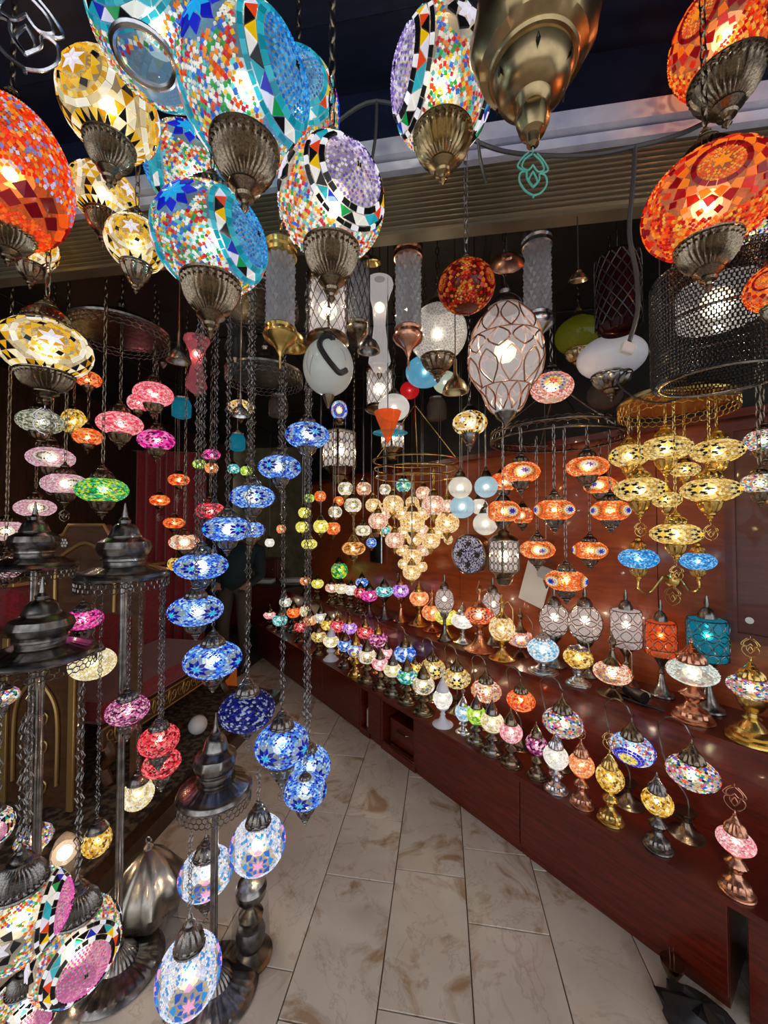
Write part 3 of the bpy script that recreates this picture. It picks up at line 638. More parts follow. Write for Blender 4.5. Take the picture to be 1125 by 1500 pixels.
def on_board(u, p, wpx, bw, surf):
    z0 = p.z; s0 = (p - CB).dot(CN); best = None; d0 = ray(u, 900); d0.z = 0
    for k in range(81):
        s_ = .02 + .008 * k
        q = C0 + d0 * (((CB + CN * s_) - C0).dot(CN) / d0.dot(CN)); q.z = z0; dep = depth_of(q + ZZ * .15); r = wpx * dep / FPX / stretch(u) / 2 * max(1.0, bw) * 1.03
        lo, hi = (r * .9, SHS - .01 - r / 1.03) if surf == 'low' else (SHS + r * .8, WALLS - .05 - r)
        if not min(lo, hi) - 1e-6 <= s_ <= max(lo, hi) + .008: continue
        bad = sum(max(0, (r + r2) - (q - q2).length) for q2, r2 in BOARD[surf]) * 8 + abs(s_ - min(max(s0, lo), hi)) * .4
        if best is None or bad < best[0]: best = (bad, q, r)
    if best is None: best = (0, p, .05)
    BOARD[surf].append((best[1], best[2])); return best[1]
def table(u, vb, vg, wpx, ratio, pat, label, surf='low', m='bronze', prof=None, cap=(.60, .62), bw=.95, lit=1, N=None, seed=1, motif=None, top='cap', shell=(1, .93, .8), rot=0, pos=None, name='mosaic_table_lamp', handle=False, group=None):
    z0 = {'low': LOWZ, 'shelf': SHZ, 'floor': 0}[surf] if isinstance(surf, str) else surf
    p = PZ(u, vb, z0)
    if surf in ('low', 'shelf'): p = on_board(u, p, wpx, bw, surf)   # keep the foot on its board and clear of its neighbours, in the same direction
    dep = depth_of(p + ZZ * .15); D = wpx * dep / FPX / stretch(u)
    pg = C0 + ray(u, vg) * (dep / 1.0); zg = max(pg.z, z0 + D * ratio / 2 + .05); hz = D * ratio / 2
    if N is None: N = 1300 if wpx > 58 else 520 if wpx > 33 else 240
    o = thing(name, label, 'table lamp', p, 0, group); zc = zg - z0
    globe_parts(o, pat, D, ratio, (0, 0, zc), face(p) + math.radians(rot), lit, N, 0, False, seed, shell)
    hb = zc - hz * .88; nn = 32 if wpx > 34 else 20
    obj('base', lathed(prof or BASE, m, nn, 16 if wpx > 34 else None), o, (0, 0, 0), (bw * D, bw * D, hb))
    ch = cap[1] * D; cw = cap[0] * D; zt = zc + hz * .86
    obj('top_cap', lathed(TCAP if top == 'cap' else EWER, m, nn, 16 if wpx > 34 else None), o, (0, 0, zt), (cw, cw, ch))
    if motif: obj('wire_motif', wire_motif(m), o, (0, 0, zt + ch * .97), (motif * D,) * 3, (0, 0, face(p) - PI / 2))
    if handle:
        mb = MB(); mb.tube([(.10 * D, 0, zt + ch * .6), (.3 * D, 0, zt + ch * .72), (.5 * D, 0, zt + ch * .45), (.52 * D, 0, zc + hz * .3), (.38 * D, 0, zc - hz * .8)], .022 * D, 6); obj('handle', mb.mesh('handle', m), o, rot=(0, 0, CANG + PI))
        if handle == 2: mb = MB(); mb.tube([(.2 * D, 0, zc - hz * .9), (.5 * D, 0, zc - hz * .2), (.62 * D, 0, zc + hz * 1.1), (.70 * D, 0, zt + ch * .5)], [.05 * D, .04 * D, .03 * D, .025 * D], 6); obj('spout', mb.mesh('spout', m), o, rot=(0, 0, CANG))
    return o
def swan(u, vg, wpx, ratio, pat, label, s=.17, m='bronze', seed=1, N=None, rot=0, arch=.55, lit=1, shell=(1, .93, .8), group=None):
    b0 = on_board(u, Vector(PC(u, vg, s)[:2] + (LOWZ,)), wpx, 1.0, 'low'); pg = PC(u, vg, (b0 - CB).dot(CN)); dep = depth_of(pg); D = wpx * dep / FPX / stretch(u); hz = D * ratio / 2
    p = Vector((pg.x, pg.y, LOWZ)); zc = pg.z - LOWZ
    o = thing('swan_neck_lamp', label, 'table lamp', p, 0, group)
    if N is None: N = 1300 if wpx > 58 else 520 if wpx > 33 else 240
    globe_parts(o, pat, D, ratio, (0, 0, zc), face(p) + math.radians(rot), lit, N, 0, False, seed, shell)
    cw, ch = .52 * D, .5 * D; zt = zc + hz * .86
    obj('top_cap', lathed(TCAP, m, 32 if wpx > 34 else 20, 16 if wpx > 34 else None), o, (0, 0, zt), (cw, cw, ch)); zt += ch
    bx = Rw @ Vector((1, 0, 0)) * (D * .18) + CN * .03
    obj('base', lathed(FOOT, m, 24, None), o, (bx.x, bx.y, 0), (.7 * D, .7 * D, min(.09, max(.04, zc - hz - .02))))
    ax = Rw @ Vector((1, 0, 0)); A = arch * D
    pts = []
    zb = .03
    for q, zz in ((.18, zb), (.25, zb + (zt - zb) * .3), (.95, zb + (zt - zb) * .55), (1.25, zt * .9), (1.15, zt + .12 * D), (.75, zt + .32 * D), (.3, zt + .26 * D), (.05, zt + .08 * D), (0, zt - .03 * D)):
        w_ = ax * (A * q if q > .2 else D * q) + CN * (.03 * (1 if zz < zt else .3)); pts.append((w_.x, w_.y, zz))
    # smooth the arch
    P3 = [Vector(q) for q in pts]; sm = []
    for i in range(len(P3) - 1):
        a, b_, c, d = P3[max(i - 1, 0)], P3[i], P3[i + 1], P3[min(i + 2, len(P3) - 1)]
        for j in range(4):
            t = j / 4; sm.append(.5 * ((2 * b_) + (c - a) * t + (2 * a - 5 * b_ + 4 * c - d) * t * t + (3 * b_ - a - 3 * c + d) * t ** 3))
    sm.append(P3[-1])
    mb = MB(); mb.tube(sm, .0034, 6); obj('curved_neck', mb.mesh('curved_neck', 'dark_metal'), o)
    return o
# ================================================================ THE LAMPS
# ---- big mosaic globes hanging under the awning, in front of the shutter
hang(15, 255, 205, 1.38, .26, 'orange_egg', 'large orange beaded egg lamp with blue specks at the left edge', split=True, k=-.12, shell=(1, .35, .1), cap=(.4, .3), cup=(.42, .34))
hang(45, 362, 88, .95, .16, 'gold_star', 'small gold mosaic globe half hidden under the orange egg lamp', rot=25, seed=2, shell=(1, .85, .5))
hang(162, 160, 150, .98, .20, 'gold_star', 'gold and black mosaic globe with white star, highest on the left', rot=-42, split=True, shell=(1, .9, .62))
hang(152, 286, 106, .80, .165, 'gold_star', 'gold and clear mosaic globe below the highest gold globe', rot=40, seed=2, shell=(1, .95, .75))
hang(200, 358, 92, .92, .145, 'gold_star', 'gold mosaic globe with white star beside the lower blue globes', rot=-10, seed=3, shell=(1, .88, .55))
hang(68, 512, 146, .74, .20, 'gold_star', 'wide gold and black mosaic lamp with white six-pointed star at left edge', rot=5, split=True, seed=4, shell=(1, .95, .8), cup=(.62, .44), cap=(.58, .42), motif=('silver', .075), top=2.6)
hang(360, 135, 190, 1.06, .235, 'blue_bead', 'large blue beaded globe with rainbow beads and dark blue star, fluted cup below', rot=48, split=True, shell=(.5, .74, .95))
hang(437, 162, 120, 1.15, .20, 'blue_bead', 'blue beaded globe partly hidden behind the large blue globe', rot=0, shell=(.7, .9, 1), seed=2, cap=(.4, .3))
hang(232, 42, 200, .98, .235, 'blue_bead', 'blue beaded globe at top with clear glass bottom opening in a metal ring', rot=-40, split=True, shell=(.5, .74, .95), seed=3, cup=None)
hang(284, 256, 142, .78, .20, 'blue_bead', 'blue beaded globe with dark blue star in the middle of the blue cluster', rot=85, split=True, shell=(.5, .74, .95), seed=4, cap=(.4, .3), cup=(.4, .2))
hang(310, 356, 168, .86, .215, 'blue_bead', 'lowest blue beaded globe of the cluster with blue disc on its right', rot=52, split=True, shell=(.5, .74, .95), seed=5)
hang(486, 298, 152, 1.0, .21, 'purple_bead', 'rainbow beaded globe with purple spiral disc hanging over the entrance', rot=28, split=True, seed=2, cap=(.42, .36), shell=(1, .97, .92))
hang(648, 126, 150, 1.16, .268, 'purple_bead', 'tall rainbow beaded globe beside the smooth brass lamp', rot=-62, split=True, seed=3, cap=(.36, .3), cup=(.56, .5), m='brown_brass', shell=(1, .97, .92))
hang(1062, 55, 178, 1.0, .23, 'orange_star', 'orange and red mosaic globe at the top right corner', rot=-25, split=True, shell=(1, .5, .25), cup=(.66, .6))
hang(1035, 300, 205, .84, .235, 'orange_star', 'large orange mosaic globe with red petals and bright bulb, right side', rot=12, split=True, seed=2, shell=(1, .5, .25), cup=(.5, .46), cap=(.45, .4))
hang(1092, 196, 100, .8, .17, 'orange_star', 'orange globe seen between the two large orange globes on the right', rot=30, shell=(1, .5, .25), seed=3, depth=1.0)
hang(1140, 420, 110, .85, .19, 'orange_star', 'orange globe cut off by the right edge above the chain curtain', rot=-20, shell=(1, .5, .25), seed=4, depth=.84)
hang(1100, 345, 62, .8, .15, 'multi_flower', 'rainbow mosaic globe peeking out behind the large orange globe', seed=4, depth=1.32)
# ---- blue cascade: globes on long filigree chains
BL = [(450, 638, 64, .60, 20), (410, 685, 62, .60, -30), (370, 728, 66, .56, 10), (333, 775, 72, .56, 25), (295, 829, 80, .54, -20), (287, 894, 82, .58, 35), (312, 966, 86, .62, -32)]
bl_lab = ['topmost lit blue star mosaic globe of the hanging cascade', 'second highest lit blue star mosaic globe of the cascade', 'third highest blue mosaic globe of the cascade, wide and pale', 'blue mosaic globe of the cascade in front of the red wall',
          'blue mosaic globe of the cascade beside the middle floor stand', 'leftmost blue mosaic globe of the cascade above the red sofa seat', 'blue mosaic globe with dark star low in the cascade above the unlit one']
for i, (u, v, w_, ra, ro) in enumerate(BL):
    hang(u, v, w_, ra, .17, 'blue_star', bl_lab[i], rot=ro, chain='filigree', top=2.5, shell=(.75, .88, 1), seed=1 + i % 3, cap=(.44, .34), cup=(.44, .36), m='dark_metal', group='blue cascade globes', N=1300)
hang(366, 776, 44, .6, .14, 'blue_star', 'small blue mosaic globe behind the cascade near the standing person', rot=0, chain='filigree', top=2.5, shell=(.75, .88, 1), group='blue cascade globes')
hang(362, 1040, 82, .68, .17, 'crackle_navy', 'unlit dark navy mosaic globe near the bottom of the cascade', lit=0, chain='filigree', top=2.5, shell=(.02, .03, .25), cap=(.46, .40), cup=(.4, .3), m='dark_metal', group='blue cascade globes', motif=('dark_metal', .03))
hang(413, 1090, 78, .74, .17, 'blue_star', 'bright blue mosaic globe low in the cascade right of the unlit one', rot=-35, chain='filigree', top=2.5, shell=(.75, .88, 1), seed=2, cap=(.46, .42), m='dark_metal', group='blue cascade globes', motif=('dark_metal', .035))
hang(452, 1122, 64, .82, .17, 'blue_star', 'blue mosaic globe above the lowest one of the cascade', rot=20, chain='filigree', top=2.5, shell=(.75, .88, 1), seed=3, cap=(.4, .3), m='dark_metal', group='blue cascade globes')
hang(447, 1158, 62, .66, .17, 'blue_star', 'lowest blue mosaic globe of the cascade, half hidden', rot=-15, chain='filigree', top=2.5, shell=(.75, .88, 1), seed=1, cap=(.3, .2), m='dark_metal', depth=1.52, group='blue cascade globes')
# ---- left cluster
LC = [(225, 578, 60, .66, .17, 'crackle_pink', 'pink glass globe with dark motif, above the magenta one'), (176, 621, 70, .58, .18, 'crackle_pink', 'wide pink crackle glass globe left of the magenta one'),
      (129, 640, 46, .68, .14, 'crackle_orange', 'orange crackle globe at the lower left of the pink globe'), (229, 645, 56, .62, .17, 'crackle_magenta', 'magenta crackle globe under the pink motif globe'),
      (203, 590, 34, .9, .12, 'crackle_pink', 'small pink glass globe squeezed between two larger pink globes'), (130, 556, 40, .72, .13, 'crackle_orange', 'orange crackle globe behind the wide gold star lamp'),
      (150, 718, 80, .58, .18, 'crackle_green', 'wide green crackle glass globe above the floor stand'), (75, 671, 74, .56, .18, 'pink_med', 'pale pink medallion globe, uppermost of its group'),
      (95, 709, 72, .56, .18, 'pink_med', 'pale pink medallion globe touching the green globe'), (52, 744, 64, .56, .17, 'pink_med', 'pink rimmed medallion globe below the other pink ones'),
      (10, 778, 62, .7, .17, 'pink_med', 'pale pink medallion globe at the left edge'), (8, 832, 56, .8, .115, 'pink_med', 'black and white medallion globe at left edge, lowest of its group'),
      (60, 618, 74, .62, .19, 'crackle_smoke', 'grey green crackle globe behind the wide gold lamp'), (108, 618, 40, 1.25, .13, 'crackle_gold', 'yellow lattice lantern glowing behind the grey green globe'),
      (262, 703, 32, .66, .12, 'crackle_orange', 'small orange globe, top of the three by the red wall'), (234, 733, 30, .66, .12, 'crackle_orange', 'small orange globe, left of the three by the red wall'), (255, 766, 32, .60, .12, 'crackle_orange', 'small orange globe, lowest of the three by the red wall'),
      (270, 794, 46, .58, .15, 'orange_eye_multi', 'cream and orange mosaic globe beside the blue cascade'), (353, 597, 38, .58, .14, 'gold_star', 'gold and white mosaic globe among the dark chains'),
      (308, 748, 44, .62, .15, 'crackle_red', 'red glass globe behind the blue cascade'), (310, 666, 26, .7, .1, 'crackle_magenta', 'tiny magenta globe behind the chains'), (292, 680, 20, .8, .1, 'crackle_lime', 'tiny green globe behind the chains'),
      (310, 686, 20, .9, .1, 'crackle_peach', 'tiny peach globe under the tiny magenta globe'), (342, 687, 18, .9, .1, 'crackle_teal', 'tiny teal globe right of the peach one'), (361, 690, 18, .9, .1, 'crackle_lime', 'tiny lime globe next to the tiny teal one'),
      (497, 601, 24, 1.2, .11, 'blue_flower', 'small blue and yellow globe below the painted egg'), (395, 795, 14, 1.0, .09, 'crackle_white', 'small white lit globe above the back desk'), (258, 826, 26, .9, .1, 'crackle_gold', 'small gold globe peeking out left of the blue cascade')]
for i, (u, v, w_, ra, D, pat, lab) in enumerate(LC):
    hang(u, v, w_, ra, D, pat, lab, rot=(i * 37) % 50 - 25, cap=(.5, .38), cup=(.5, .42), seed=1 + i % 2, lit=2 if 'med' in pat or 'smoke' in pat else 1, motif=('bronze', .05) if i in (7, 8, 14, 15) else None)
# ---- gold chandelier lamps (right)
GC = [(975, 657, 80, .54, 5, 'gold mosaic globe with black star, centre top of the brass chandelier'), (921, 668, 60, .66, 30, 'gold mosaic globe at the left of the brass chandelier top row'), (1050, 661, 82, .56, -14, 'pale gold mosaic globe at the right of the brass chandelier top row'),
      (937, 717, 78, .56, -20, 'gold mosaic globe at the left of the brass chandelier second row'), (1040, 718, 92, .50, -22, 'widest gold mosaic globe, right of the brass chandelier second row'), (990, 782, 80, .50, -28, 'lowest gold mosaic globe at the tip of the brass chandelier'),
      (1003, 688, 46, .62, 10, 'gold globe at the back of the brass chandelier'), (976, 732, 46, .66, -15, 'gold globe behind the left second row globe of the brass chandelier')]
for i, (u, v, w_, ra, ro, lab) in enumerate(GC):
    hang(u, v, w_, ra, .15 if i < 6 else .13, 'gold_disc', lab, rot=ro, m='brass', top=1.985, seed=1 + i % 3, shell=(1, .88, .55), lit=1, cap=(.5, .36), cup=(.44, .48), motif=('brass', .05) if i in (3, 4, 5) else None, group='brass chandelier globes', chain='plain', pitch=.02, depth=[1.35, 1.45, 1.29, 1.37, 1.25, 1.31, 1.52, 1.55][i])
hang(1118, 645, 64, .70, .16, 'multi_flower', 'rainbow mosaic globe at the right edge, upper of two', seed=2, depth=1.3); hang(1113, 708, 62, .66, .15, 'multi_flower', 'rainbow mosaic globe at the right edge, lower of two', seed=3, depth=1.28)
# ---- orange group with blue eyes
OG = [(763, 692, 56, .60, 10, 'orange globe with blue eye, top of the orange cluster'), (738, 706, 42, .70, 30, 'orange globe behind the left side of the topmost orange one'), (790, 709, 38, .74, -8, 'orange globe behind the right side of the topmost orange one'),
      (737, 749, 50, .70, 32, 'orange globe with blue eye on its left, beside the pale blue balls'), (766, 755, 38, .72, -20, 'orange globe tucked behind its left neighbour in the second row'), (812, 747, 60, .58, 50, 'wide orange globe in the middle of the second row'),
      (787, 805, 52, .58, 12, 'orange globe above the framed white picture'), (864, 806, 52, .60, 40, 'orange globe under the cream star lantern'), (829, 850, 62, .56, -45, 'lowest orange globe with blue eye on its right'),
      (860, 684, 64, .54, 5, 'orange globe with pale blue eye left of the brass chandelier'), (879, 711, 50, .62, -18, 'orange globe right behind the pale blue eyed one'), (894, 748, 60, .62, 60, 'orange globe tucked left of the brass chandelier'), (905, 694, 22, .9, 0, 'small orange globe with blue eye behind the brass chandelier')]
for i, (u, v, w_, ra, ro, lab) in enumerate(OG):
    hang(u, v, w_, ra, .16, 'eye_orange', lab, rot=ro, m='dark_metal', seed=1 + i % 3, shell=(1, .55, .25), cap=(.48, .36), cup=(.5, .40), group='orange eye globes', top=1.965, N=1300 if w_ > 45 else 520, depth=FPX * .16 * stretch(u) / w_ if w_ > 34 else 2.2)
# ---- warm lace chandelier in the middle
WL = [(576, 738, 30, 'gold_lace'), (547, 740, 23, 'gold_lace'), (554, 763, 28, 'rose_lace'), (604, 764, 36, 'gold_lace'), (635, 740, 34, 'rose_lace'), (578, 791, 27, 'rose_lace'), (631, 792, 27, 'gold_lace'), (604, 815, 27, 'gold_lace'), (603, 838, 26, 'gold_lace'), (655, 766, 35, 'gold_lace'), (607, 790, 22, 'gold_lace'), (655, 741, 22, 'rose_lace')]
WLab = ['upper left gold lace globe of the warm chandelier', 'far left gold lace globe of the warm chandelier', 'rose lace globe at the left of the warm chandelier middle row', 'central wide gold lace globe of the warm chandelier', 'upper right rose lace globe of the warm chandelier', 'lower left rose lace globe of the warm chandelier',
        'lower right gold lace globe of the warm chandelier', 'gold lace globe under the middle of the warm chandelier', 'lowest gold lace globe of the warm chandelier', 'rightmost gold lace globe beside the star drum', 'small gold lace globe in the heart of the warm chandelier', 'small rose lace globe at the right of the warm chandelier']
for i, (u, v, w_, pat) in enumerate(WL):
    hang(u, v, w_, .9, .13, pat, WLab[i], m='brass', N=520, cap=(.5, .5), cup=(.4, .4), top=1.87, shell=(1, .86, .6), group='warm lace globes', depth=2.35 + .06 * math.sin(i * 2.1))
# ---- small far lamps left of the warm chandelier
FL = [(506, 716, 22, .95, 'eye_white', 'white globe with blue eye, top left of the far cluster'), (533, 716, 22, .95, 'orange_eye_multi', 'pinkish eye globe, right of the top white one'), (564, 717, 17, 1, 'eye_white', 'small white eye globe beside the pale green one'), (517, 740, 26, .86, 'eye_white', 'white and gold eye globe under the two top ones'),
      (591, 711, 22, .95, 'crackle_mint', 'pale green globe above the warm chandelier globes'), (532, 777, 24, .7, 'eye_white', 'flat white eye globe above the amber one'), (518, 803, 34, .62, 'crackle_amber', 'wide amber globe with pale rings in the far cluster'), (469, 727, 17, 1, 'crackle_orange', 'orange far globe, uppermost of the small orange ones'),
      (496, 734, 15, 1, 'crackle_orange', 'small orange far globe touching the white eye globe'), (491, 750, 20, .9, 'eye_white', 'cream eye globe among the orange far ones'), (470, 771, 22, .95, 'crackle_yellow', 'yellow far globe beside an orange one'), (446, 751, 18, .95, 'crackle_yellow', 'upper yellow far globe at the left'),
      (443, 772, 20, .9, 'crackle_yellow', 'middle yellow far globe at the left'), (488, 774, 21, .95, 'crackle_orange', 'orange and cream far globe beside the yellow one'), (453, 797, 23, .7, 'crackle_yellow', 'lowest flat yellow far globe'), (544, 795, 15, 1, 'crackle_blue', 'single small blue far globe'), (453, 730, 15, .9, 'crackle_lime', 'tiny lime far globe, left'),
      (412, 775, 14, 1, 'crackle_peach', 'tiny peach far globe near the wall lamp'), (565, 777, 14, .8, 'crackle_teal', 'tiny teal far globe under a rose one')]
for i, (u, v, w_, ra, pat, lab) in enumerate(FL):
    hang(u, v, w_, ra, .13, pat, lab, rot=(i * 53) % 60 - 30, N=320, m='bronze' if i % 3 else 'brown_brass', cap=(.52, .5), cup=(.46, .4), depth=2.7 + .25 * math.sin(i * 1.7), group='far cluster globes')
# ---- frosted balls by the orange cluster
for (u, v, w_, c, lab) in ((677, 742, 37, (.62, .86, 1), 'pale blue frosted ball lamp, lowest left of the frosted group'), (712, 713, 35, (.62, .86, 1), 'pale blue frosted ball lamp, highest on the right of its group'), (674, 714, 35, (1, .97, .88), 'white frosted ball lamp behind the pale blue one'), (711, 767, 37, (1, .98, .92), 'white frosted ball lamp above the square lantern'), (702, 742, 26, (1, .97, .9), 'white frosted ball lamp in the middle of its group')):
    dep = settle(u, v, 2.05, w_, .95); D = w_ * dep / FPX / stretch(u); p = P(u, v, dep); o = thing('frosted_ball_lamp', lab, 'hanging lamp', p)
    g = obj('globe', cached('fball', lambda: sphere_mesh('globe', 'frosted_lit', 0, 24, 14)), o, scale=(D, D, D * .95)); g.color = c + (1,)
    mb = MB(); 
    for q in range(16): mb.tube([(.5 * math.cos(a) * math.cos(e), .5 * math.sin(a) * math.cos(e), .5 * math.sin(e)) for a, e in [(2 * PI * (q + s_) / 16, -.35 - .28 * math.sin(PI * s_ )) for s_ in (0, .25, .5, .75, 1)]], .008, 4)
    obj('lace_band', cached('lace', lambda: mb.mesh('lace', 'grey_print')), o, scale=(D, D, D * .95), kind='stuff'); obj('bulb', cached(('bulb',), lambda: None), o, scale=(D,) * 3)
    obj('top_cap', lathed(CAP, 'bronze', 20, None), o, (0, 0, D * .42), (.5 * D, .5 * D, .5 * D)); L = CEIL - .02 - p.z - .9 * D
    obj('cord', CACHE[('cord', 'bronze')], o, (0, 0, D * .9), (.002, .002, L))
# ---- front row on the low worktop (right to left)
TF = [(1070, 1300, 1232, 60, .66, 'crackle_rose', 'copper', 'pink glass table lamp with copper base and wire finial, nearest on worktop', .8, None), (958, 1238, 1174, 48, .84, 'crackle_gold', 'dark_metal', 'gold mosaic table lamp with dark base, second nearest on worktop', 0, None), (890, 1202, 1139, 42, .94, 'crackle_gold', 'brass', 'gold glass table lamp with brass base and wire finial', .7, None),
      (849, 1178, 1120, 38, .9, 'crackle_peach', 'copper', 'orange glass table lamp with copper base', .5, None), (812, 1160, 1108, 37, .9, 'crackle_white', 'silver', 'white glass table lamp with silver base beside the orange one', 0, None), (784, 1140, 1090, 32, .9, 'crackle_plum', 'bronze', 'dark magenta table lamp with bronze base', 0, None),
      (747, 1124, 1072, 34, .85, 'crackle_rose', 'bronze', 'rose glass table lamp with wide bronze base, mid worktop', 0, None), (720, 1106, 1057, 34, .85, 'crackle_cream', 'dark_metal', 'cream yellow table lamp left of the rose one', 0, None), (697, 1093, 1047, 30, .85, 'crackle_lime', 'dark_metal', 'lime green table lamp beside the cream one', 0, None), (678, 1080, 1043, 24, 1.0, 'crackle_bluewhite', 'silver', 'pale silver table lamp right of the white ceramic lamp', .3, None),
      (620, 1044, 1003, 33, .76, 'eye_white', 'bronze', 'white yellow star table lamp left of the ceramic lamp', 0, None), (596, 1028, 990, 30, .7, 'crackle_mint', 'bronze', 'mint green table lamp on worktop', 0, None), (575, 1017, 981, 26, .74, 'crackle_cream', 'dark_metal', 'cream table lamp left of the mint green one', 0, None), (557, 1010, 972, 24, .76, 'crackle_rose', 'bronze', 'rose mosaic table lamp right of the gold eyed one', 0, None),
      (538, 1000, 961, 28, .72, 'eye_white', 'bronze', 'gold and white eye table lamp in far front row', 0, None), (521, 990, 952, 24, .8, 'blue_flower', 'brass', 'white blue table lamp on small brass foot', 0, None), (506, 976, 945, 23, .74, 'crackle_blue', 'bronze', 'deep blue table lamp in far front row', 0, None), (485, 966, 939, 23, .72, 'crackle_cream', 'ceramic', 'cream table lamp on white footed stand', 0, None), (467, 958, 932, 22, .72, 'gold_disc', 'bronze', 'yellow mosaic table lamp left of the white footed one', 0, None),
      (470, 940, 905, 20, .8, 'white_star', 'bronze', 'small silver white table lamp in far row', 0, None), (440, 940, 918, 18, .85, 'crackle_red', 'bronze', 'small red table lamp far along worktop', 0, None), (430, 925, 897, 20, .8, 'crackle_orange', 'bronze', 'small orange table lamp at the far end', 0, None), (446, 925, 895, 14, 1.2, 'crackle_cream', 'silver', 'slim cream table lamp at the far end', 0, None),
      (410, 930, 908, 22, .8, 'crackle_teal', 'bronze', 'turquoise table lamp at the far end', 0, None), (395, 925, 901, 18, .6, 'crackle_rose', 'bronze', 'last pink table lamp at the far end beside the desk', 0, None), (418, 905, 882, 18, .8, 'white_star', 'silver', 'white silver table lamp above the turquoise one', 0, None)]
for i, (u, vb, vg, w_, ra, pat, m, lab, mo, _) in enumerate(TF):
    table(u, vb, vg, w_, ra, pat, lab, 'low', m, motif=mo or None, rot=(i * 41) % 60 - 30, seed=1 + i % 2, shell=(1, .92, .8), bw=1.0, cap=(.62, .72))
table(648, 1062, 1023, 28, .95, 'crackle_white', 'white ceramic table lamp with spire finial and flared foot', 'low', 'ceramic', FOOT, cap=(.7, .9), motif=.35, bw=1.05, name='ceramic_table_lamp')
# ---- swan neck lamps behind the front row
SW = [(1014, 1132, 82, .62, 'multi_flower', 'rainbow mosaic swan neck lamp, nearest of the swan necks', -15), (926, 1097, 68, .68, 'blue_flower', 'blue and white swan neck lamp with yellow flower', -12), (824, 1058, 60, .66, 'multi_flower', 'white and red speckled swan neck lamp', 20), (763, 1026, 42, .70, 'crackle_orange', 'orange swan neck lamp above the rose table lamp', 10), (712, 1012, 44, .68, 'orange_eye_multi', 'cream swan neck lamp with orange sun flower', 38),
      (669, 993, 40, .70, 'gold_disc', 'gold and black swan neck lamp with diamond band', 0), (634, 979, 36, .78, 'gold_disc', 'gold swan neck lamp above the white star table lamp', 20), (593, 957, 32, .75, 'crackle_blue', 'sky blue swan neck lamp', 0), (554, 937, 28, .76, 'crackle_plum', 'purple red swan neck lamp left of the sky blue one', 0), (535, 926, 24, .78, 'crackle_red', 'red swan neck lamp between the purple ones', 0), (512, 920, 22, .78, 'crackle_violet', 'violet swan neck lamp in far row', 0), (494, 917, 22, .85, 'crackle_red', 'farthest red swan neck lamp', 0)]
for i, (u, vg, w_, ra, pat, lab, ro) in enumerate(SW): swan(u, vg, w_, ra, pat, lab, rot=ro, seed=1 + i % 2, shell=(1, .95, .88), m='bronze' if i < 8 else 'brass')
# ---- upper shelf
US = [(1098, 1086, 1006, 78, .52, 'multi_flower', 'brass', 'rainbow mosaic lamp on shiny gold stepped base at right edge of shelf', FLARE, 1.0, .5), (1012, 1052, 984, 80, .54, 'white_star', 'copper', 'white star mosaic lamp on dark copper baluster base', BASE, .85, 0), (896, 1016, 985, 58, .6, 'orange_eye_multi', 'bronze', 'dark bronze ewer lamp with orange flower globe and handle', FOOT, .8, 0),
      (735, 966, 920, 38, .98, 'gold_lace', 'brass', 'brass ewer lamp with tall gold lace globe', FOOT, 1.0, 0), (702, 954, 900, 42, .62, 'orange_star', 'copper', 'copper ewer lamp with orange mosaic globe on flared foot', FOOT, 1.05, 0), (678, 945, 909, 34, .66, 'crackle_white', 'silver', 'glowing white globe lamp with silver cap on shelf', FOOT, .8, 0), (654, 936, 903, 34, .68, 'crackle_yellow', 'brass', 'yellow glass lamp on brass foot', FOOT, .9, 0), (633, 930, 897, 30, .8, 'crackle_peach', 'copper', 'peach copper ewer lamp left of the yellow one', FOOT, .9, 0), (614, 920, 876, 28, .8, 'crackle_peach', 'brass', 'pale peach lamp on wide brass cone foot', FOOT, 1.1, 0),
      (587, 910, 865, 24, .85, 'crackle_violet', 'copper', 'violet glass lamp on the shelf', FOOT, .9, 0), (563, 906, 866, 26, .62, 'crackle_teal', 'dark_metal', 'teal glass lamp on dark foot', FOOT, .9, 0), (541, 902, 872, 25, .7, 'crackle_magenta', 'dark_metal', 'magenta glass lamp left of the teal one', FOOT, .9, 0), (528, 896, 868, 20, .8, 'crackle_red', 'bronze', 'red glass lamp beside the magenta one', BASE, .9, 0), (514, 890, 864, 18, .9, 'crackle_white', 'bronze', 'small white shelf lamp', BASE, .9, 0), (500, 886, 862, 18, .9, 'crackle_cream', 'bronze', 'small cream shelf lamp', BASE, .9, 0), (486, 884, 861, 20, .7, 'orange_eye_multi', 'bronze', 'small orange and red shelf lamp under the green dome', BASE, .9, 0), (465, 878, 855, 18, .8, 'crackle_yellow', 'bronze', 'small yellow shelf lamp', BASE, .9, 0), (447, 874, 851, 16, .8, 'crackle_peach', 'bronze', 'small peach shelf lamp at far end', BASE, .9, 0), (497, 862, 836, 24, 1.05, 'crackle_green', 'bronze', 'dark green dome lamp at the far end of the shelf', BASE, .8, 0), (530, 880, 853, 18, .8, 'crackle_blue', 'bronze', 'small sky blue shelf lamp behind the magenta one', BASE, .9, 0), (762, 985, 948, 40, .62, 'red_eye_pink', 'bronze', 'pink and white lamp behind the long dark ewer handle', FOOT, .8, 0)]
for i, (u, vb, vg, w_, ra, pat, m, lab, pr, bw, mo) in enumerate(US):
    ew = 'ewer' in lab
    table(u, vb, vg, w_, ra, pat, lab, 'shelf', m, pr, cap=(.62, .95) if ew else (.6, .55), motif=mo or None, rot=(i * 29) % 50 - 25, seed=1 + i % 2, bw=bw, top='ewer' if ew else 'cap', handle=(2 if i == 2 else 1) if ew else False, shell=(1, .93, .85), N=1300 if w_ > 50 else None)

